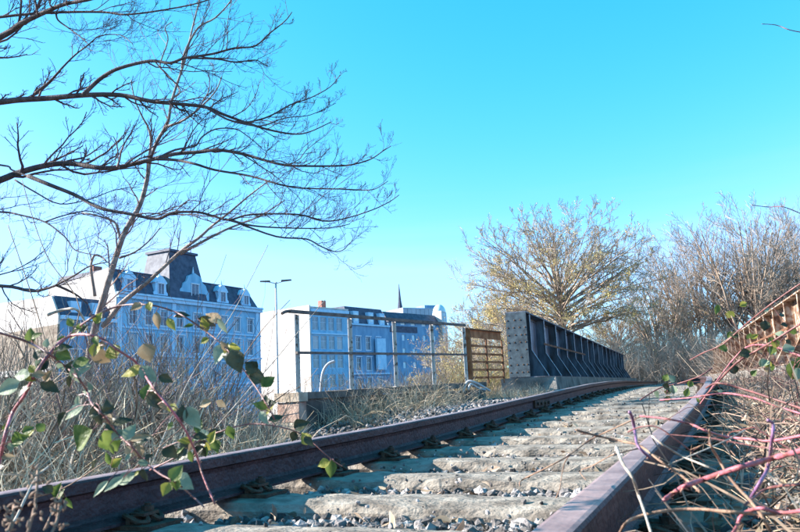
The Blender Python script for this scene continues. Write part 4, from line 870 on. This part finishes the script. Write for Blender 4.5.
# ------------------------------------------------------------------ bramble canes traced one by one
def leaf_mb(base, d, nrm, L, Wd, fold=.25, curl=.3):
    c = MB(); d = Vector(d).normalized(); nrm = Vector(nrm); nrm = (nrm-d*nrm.dot(d)).normalized(); q = d.cross(nrm); ws = [0, .58, .92, 1.0, .88, .62, .30, .0]; k = len(ws)
    for i, w_ in enumerate(ws):
        t = i/(k-1); p = Vector(base)+d*L*t-nrm*curl*L*t*t*.5; tooth = 1+.07*(i % 2)
        ww = Wd*.5*w_*tooth; c.v += [tuple(p-q*ww+nrm*fold*ww), tuple(p-q*ww*.5+nrm*fold*ww*.42), tuple(p), tuple(p+q*ww*.5+nrm*fold*ww*.42), tuple(p+q*ww+nrm*fold*ww)]
    for i in range(k-1):
        for j in range(4): a = i*5+j; c.f.append((a, a+1, a+6, a+5))
    return c
def cane(pts, r0, r1, Y0, Y1, m, label, leaves=(), thorns=0, name='bramble_cane', cat='bramble cane', thm=None):
    Q, rd = trace(pts, r0, r1, Y0, Y1); root = thing(name, label, cat, tuple(Q[0]))
    rd = [r*.64*(1+.10*math.sin(i*2.1)+random.uniform(-.06, .06)) for i, r in enumerate(rd)]
    c = MB(); c.tube(Q, rd, 9); part(c, 'stem', m, root, True, True)
    if thorns:
        th = MB()
        for k in range(thorns):
            i = random.uniform(.3, len(Q)-1.4); a = int(i); p = Q[a].lerp(Q[a+1], i-a); t = (Q[a+1]-Q[a]).normalized(); o = Vector((random.gauss(0, 1), random.gauss(0, .6), random.gauss(0, 1))); o = (o-t*o.dot(t)).normalized()
            r = rd[a]; th.tube([p+o*r*.7, p+o*r*1.6-t*r*.3, p+o*r*2.7-t*r*.9], [r*.45, r*.25, r*.03], 5)
        o = part(th, 'thorns', thm or M['thorn'], root, True); o['kind'] = 'stuff'
    leaves = list(leaves)
    if len(leaves) >= 3 and Y0 < 1.9:
        for _ in range(int(len(pts)*.9)):
            i = random.randrange(1, len(pts)-1); a_ = random.uniform(0, 360)
            for j in range(random.choice((1, 2, 3))): leaves.append((pts[i][0]+random.uniform(-9, 9)+7*cos(R(a_+j*70)), pts[i][1]+random.uniform(-6, 9)-7*sin(R(a_+j*70)), random.uniform(9, 19), a_+j*70, random.choice(['lf_green', 'lf_green', 'lf_dark', 'lf_dark', 'lf_tan', 'lf_yellow', 'lf_grey']), random.uniform(.45, .75)))
    for lf in leaves:
        cx, cy, ln, ang, mk = lf[:5]; ln *= 1.0; wr = lf[5] if len(lf) > 5 else .62
        P = at(cx, cy, 1.0); best = min(Q, key=lambda q: (q.x/q.y-P.x)**2+(q.z/q.y-P.z)**2); Y = best.y+random.uniform(-.03, .05)
        a = R(ang); dx, dy = cos(a)*ln/2, -sin(a)*ln/2; b0 = at(cx-dx, cy-dy, Y); b1 = at(cx+dx, cy+dy, Y+random.uniform(-.012, .012)); d = b1-b0
        nv = Vector((random.uniform(-.35, .15), -1, random.uniform(.1, .8))); l_ = part(leaf_mb(b0, d, nv, d.length, d.length*wr*random.uniform(.9, 1.15), random.uniform(.15, .6), random.uniform(.1, .6)), 'leaf', M[mk], root, True, True)
        c = MB(); mid = b0.lerp(best, .5)+Vector((0, 0, .004)); c.tube([best, mid, b0], .0009, 4)
        if (b0-best).length < .12: part(c, 'leaf_stalk', M['cane_dark'], root, True)
    return root
Y = 1.3
cane([(-30,520),(-12,490),(0,459),(5,435),(13,412),(24,396),(32,380),(39.5,367),(49,354),(60,342),(74,335),(89,335),(103,339),(118,350),(137,363),(150,383),(160,396),(174,413),(188,435),(198,459),(203,476),(215,504)], 3.0, 1.5, Y, Y-.05, M['cane_pink'],
  'bright pink arching bramble cane with green leaves at the left', [(8,388,30,200,'lf_grey'),(22,391,28,215,'lf_dark'),(28,378,18,160,'lf_yellow',.5),(48,376,14,60,'lf_tan'),(50,387,22,-25,'lf_dark',.5),(95,348,18,80,'lf_yellow'),(80,363,20,200,'lf_green',.8),(101,357,22,-30,'lf_tan',.7),
  (132,371,26,185,'lf_yellow',.55),(147,353,20,-70,'lf_tan',.8),(148,374,22,-40,'lf_grey',.6),(166,379,16,-20,'lf_dark'),(147,391,20,75,'lf_green',.6),(155,400,24,-50,'lf_dark',.6),(193,418,26,-60,'lf_grey',.6),(168,406,20,-10,'lf_tan',.4),(170,452,16,-30,'lf_dark',.8),(142,440,22,-160,'lf_dark',.5)], 60)
cane([(-20,328),(0,333),(28,342),(49,354),(66,367),(79,379),(87,391),(92,404),(105,417),(118,434),(132,447),(145,462),(160,474),(175,482),(190,494),(204,507)], 2.0, 1.2, Y+.05, Y-.2, M['cane_dark'],
  'dark red bramble cane slanting down from the left edge to the rail', [(84,440,27,230,'lf_green',.95),(111,441,26,-60,'lf_green',.85),(73,411,26,210,'lf_grey',.55),(62,420,18,240,'lf_dark',.5),(98,414,22,-80,'lf_dark',.6),(122,421,22,20,'lf_dark',.5),(130,432,20,60,'lf_grey',.7),
   (113,484,26,215,'lf_grey',.4),(100,489,24,225,'lf_grey',.3),(127,478,22,30,'lf_grey',.6),(140,437,22,20,'lf_tan',.4),(176,473,20,60,'lf_green',.7),(166,489,15,240,'lf_yellow',.9),(183,482,24,-30,'lf_grey',.6),(176,484,16,-100,'lf_green',.7)], 30)
cane([(44,362),(60,345),(75,330),(90,319),(107,310),(125,305),(150,305),(170,310),(185,317),(200,327),(217,340),(232,355),(249,377),(266,403),(275,420)], 2.0, 1.0, Y+.2, Y+.1, M['cane_dark'],
  'dark purple bramble cane arching over the pink one', [(98,318,13,70,'lf_yellow',.7),(213,317,22,150,'lf_tan',.4),(207,322,20,-20,'lf_dark',.5),(222,326,18,-60,'lf_grey',.3),(220,354,24,240,'lf_grey',.6),(236,361,24,-70,'lf_dark',.7),(224,346,12,120,'lf_tan',.5),(251,367,16,140,'lf_dark',.8),(258,377,18,-10,'lf_dark',.9),(268,381,18,40,'lf_green',.7)], 24)
cane([(150,470),(180,455),(200,440),(225,430),(250,424),(275,426),(297,432),(312,442),(331,459),(342,466)], 1.4, .8, Y+.5, Y+.7, M['cane_dark'],
  'thin dark bramble runner crossing the left rail', [(199,444,16,200,'lf_dark',.7),(212,437,14,70,'lf_yellow',.7),(216,446,14,-80,'lf_green',.7),(206,447,12,-30,'lf_yellow',.7),(188,440,14,170,'lf_green',.4),(205,404,14,200,'lf_tan'),(221,404,13,-30,'lf_tan',.5)], 8)
cane([(20,500),(60,490),(105,462),(140,440),(175,428),(200,420)], 1.0, .6, Y+.3, Y+.5, M['cane_brown'], 'thin brown shoot behind the leaves at the lower left', [(28,430,13,30,'lf_green',.8),(40,427,12,140,'lf_green',.7),(30,434,12,220,'lf_yellow',.6)], 6)
for k, (pp, r0, Yk, mk, lab) in enumerate([
 ([(0,545),(15,520),(27,495),(36,478),(48,467)], 2.4, 1.1, 'cane_pale', 'pale dead stick standing at the lower left corner'),
 ([(44,530),(52,512),(58,495),(62,486)], 1.3, 1.15, 'cane_brown', 'short brown twig before the left rail at lower left'),
 ([(120,480),(150,455),(190,420),(230,375),(262,330),(290,300)], 1.0, 3.0, 'cane_brown', 'thin straight shoot rising towards the lamp post'),
 ([(150,470),(175,410),(195,370),(222,330),(240,300),(268,245)], 1.0, 3.4, 'cane_pale', 'pale thin shoot rising across the roof of the palatial block'),
 ([(205,440),(240,400),(275,360),(300,330),(325,300)], 1.0, 3.2, 'cane_pale', 'pale thin shoot leaning right behind the lamp post'),
 ([(47,315),(62,310),(75,309),(82,316),(87,328),(90,345)], 2.6, 6.0, 'cane_pale', 'thick pale bent stick in front of the lower house'),
 ([(85,470),(60,400),(45,340),(30,290),(8,225)], 1.3, 4.0, 'cane_brown', 'long thin shoot leaning left against the sky'),
 ([(60,430),(52,380),(80,310),(50,262),(35,225),(22,180)], 1.1, 4.6, 'cane_brown', 'long brown shoot beside the pale bent stick')]):
    cane(pp, r0, r0*.5, Yk, Yk+.25, M[mk], lab, name='shoot' if k > 1 else 'twig', cat='shoot' if k > 1 else 'twig')

Y = 1.15
RC = [
 ([(664,500),(675,492),(686,485.6),(702,480),(719,474),(744,466),(774,458),(800,451),(830,442)], 3.2, 4.4, 1.15, 1.0, 'cane_pink', 'thickest pink bramble cane running to the right edge', 26, 'lower'),
 ([(640,416),(665,418.6),(689,423.6),(707,431),(727,437),(749,439),(769,441),(800,436),(830,430)], 1.4, 2.4, 1.45, 1.3, 'cane_pink', 'long salmon pink cane arching above the thick pink one', 30, ''),
 ([(629.5,412),(632,417),(634,426),(635.4,435),(638,446),(650,458)], 2.6, 2.0, 1.4, 1.4, 'cane_purple', 'short purple stem stub standing over the right rail', 4, ''),
 ([(768,420),(773,424),(773,432),(771,447),(770,458),(766,472),(759,484),(751.5,497)], 2.2, 2.8, 1.15, 1.2, 'cane_purple', 'curved purple stem beside the thick pink cane', 10, ''),
 ([(709,430),(710,436),(710.6,445),(719,459.5),(727,474),(739,489),(751.5,502),(763,518),(770,530)], 1.5, 2.6, 1.05, 1.0, 'cane_brown', 'straight brown twig crossing the thick pink cane', 8, ''),
 ([(616,447),(623,464),(632.6,478),(638,493.7),(644,510.5),(652,536)], 2.4, 2.0, 1.15, 1.0, 'cane_pale', 'pale grey stick leaning on the right rail', 0, ''),
 ([(576,430),(598,436),(621,441),(640,446),(659,460),(678,473),(690.5,483),(700,492)], 2.0, 2.6, 1.5, 1.2, 'cane_brown', 'red brown thorny twig reaching over the sleepers', 30, ''),
 ([(520,486),(522,480),(546,468),(568,456),(590,440),(615,428),(642,416)], 1.0, 1.2, 1.6, 1.45, 'cane_brown', 'slender brown twig ending low between the rails', 6, ''),
 ([(586,480),(580,471),(592,466),(610,456),(620,453),(640,448)], .9, 1.3, 1.5, 1.4, 'cane_brown', 'small hooked twig just inside the right rail', 4, ''),
 ([(556,498),(560,488),(562,474),(565,462),(570,455)], .8, .8, 1.55, 1.5, 'cane_brown', 'thin upright twig between the rails', 2, ''),
 ([(652,436),(662,444),(682,456),(702,464.5),(719,472),(730,482)], 1.6, 1.4, 1.3, 1.2, 'cane_pale', 'tan twig slanting right of the rail', 2, ''),
 ([(665,467),(673,463),(702,451),(727,440),(745,430)], 1.1, .9, 1.35, 1.4, 'cane_pale', 'thin tan twig crossing the slanting one', 2, ''),
 ([(628,432),(640,427),(657,427),(677,440),(692,452),(705,462)], 1.2, .9, 1.4, 1.35, 'cane_dark', 'dark arched runner over the right rail', 6, ''),
 ([(618,536),(625,524),(635,518),(657,512),(694,509),(732,512),(769,514),(805,510)], 1.8, 2.8, 1.0, .95, 'cane_brown', 'brown branch lying along the bottom right edge', 4, ''),
 ([(745,505),(764,490),(780,486),(800,484),(825,480)], 2.0, 2.2, 1.1, 1.05, 'cane_dark', 'dark pink cane low at the right edge', 8, ''),
 ([(722,548),(735,530),(742,515),(760,508),(780,513),(812,509)], 2.4, 2.8, 1.0, .9, 'cane_pink', 'pink cane in the bottom right corner', 8, ''),
 ([(740,462),(728,448),(715,440),(700,446),(690,450)], 1.0, .7, 1.35, 1.4, 'cane_brown', 'short russet runner under the salmon cane', 10, ''),
 ([(660,400),(688,398),(708,395),(728,393.5),(754,398),(780,407),(805,415)], 1.0, 1.6, 2.6, 2.0, 'cane_pink', 'thin pink cane along the top of the right bank', 10, ''),
 ([(706,388),(718,383),(743,389),(765,396),(800,408),(820,415)], 1.4, 2.0, 2.6, 2.0, 'cane_dark', 'dark cane along the top of the right bank', 8, ''),
 ([(700,400),(710,391),(718,382),(737,362.5),(756,351),(775,340),(800,324),(820,312)], 1.2, 1.8, 2.8, 2.0, 'cane_dark', 'dark bramble cane climbing across the rusty girder', 10, 'leafy'),
 ([(690,360),(705,352),(722,345),(745,325),(770,305),(800,284),(820,272)], .9, 1.4, 3.2, 2.4, 'cane_dark', 'brown woody cane running along the rusty girder top', 6, 'leafy2'),
 ([(700,404),(740,352),(765,345),(790,352),(815,362)], 1.0, 1.6, 2.8, 2.2, 'cane_pink', 'pale pink cane in front of the rusty girder', 6, 'leafy3'),
 ([(640,400),(660,388),(680,383),(700,376),(712,368)], 1.0, 1.0, 3.4, 3.2, 'cane_dark', 'low leafy runner where the right rail disappears', 4, 'leafy4'),
 ([(762,24),(776,25),(790,30),(806,33)], .6, .8, 3.0, 3.0, 'cane_dark', 'thin twig entering high at the right edge', 0, ''),
 ([(752,205),(768,207),(784,207),(806,216)], .6, .8, 3.0, 3.0, 'cane_dark', 'thin twig at the right edge before the tree tops', 0, ''),
]
def lset(n, x0, x1, y0, y1, kinds, ln=(10, 17)): return [(random.uniform(x0, x1), random.uniform(y0, y1), random.uniform(*ln), random.uniform(0, 360), random.choice(kinds), random.uniform(.5, .9)) for _ in range(n)]
for pp, r0, r1, Y0, Y1, mk, lab, th, fl in RC:
    lv = ()
    if 'sleepers' in lab or 'hooked' in lab: r0 *= .8; r1 *= .8
    if fl == 'leafy': lv = lset(10, 730, 800, 330, 376, ['lf_green', 'lf_dark', 'lf_grey', 'lf_yellow', 'lf_dark'], (7, 13))
    if fl == 'leafy2': lv = lset(14, 715, 800, 300, 352, ['lf_green', 'lf_dark', 'lf_grey', 'lf_yellow'], (6, 11))
    if fl == 'leafy3': lv = lset(9, 750, 800, 325, 375, ['lf_grey', 'lf_tan', 'lf_green', 'lf_grey'], (8, 14))+[(796, 368, 24, 70, 'lf_green', .7), (798, 376, 20, -60, 'lf_tan', .8)]
    if fl == 'leafy4': lv = lset(14, 655, 728, 372, 402, ['lf_green', 'lf_dark', 'lf_grey', 'lf_green'], (6, 10))
    cane(pp, r0, r1, Y0, Y1, M[mk], lab, lv, th, name='bramble_cane' if 'cane' in lab or 'runner' in lab else 'twig', cat='bramble cane' if 'cane' in lab or 'runner' in lab else 'twig')

# dried seed heads at the lower left corner
for k, (px, py, lab) in enumerate([(38, 470, 'tallest dried seed head at the lower left corner'), (14, 505, 'dried brown seed head nearest the lower left edge'), (60, 498, 'small dried seed head right of the taller ones at lower left')]):
    b0 = at(px-14, 545, .82); b1 = at(px, py, .86); r_ = thing('dried_seed_head', lab, 'dried plant', tuple(b0)); c = MB(); q = smoothpath([b0, b0.lerp(b1, .5)+Vector((.004, 0, 0)), b1], 4); c.tube(q, .0016, 6); part(c, 'stalk', M['cane_brown'], r_, True, True)
    for j in range(22):
        p = q[-1].lerp(q[-6], random.random()**1.3)+Vector((random.gauss(0, .006), random.gauss(0, .005), random.gauss(0, .004))); d = Vector((random.gauss(0, 1), random.gauss(0, 1), random.gauss(.6, 1))).normalized()*random.uniform(.0035, .006)
        c = MB(); c.tube([p-d, p-d*.4, p+d*.3, p+d], [.0004, .0017, .0015, .0003], 6); part(c, 'seed', M['litter'] if j % 3 else M['cane_brown'], r_, True, True)
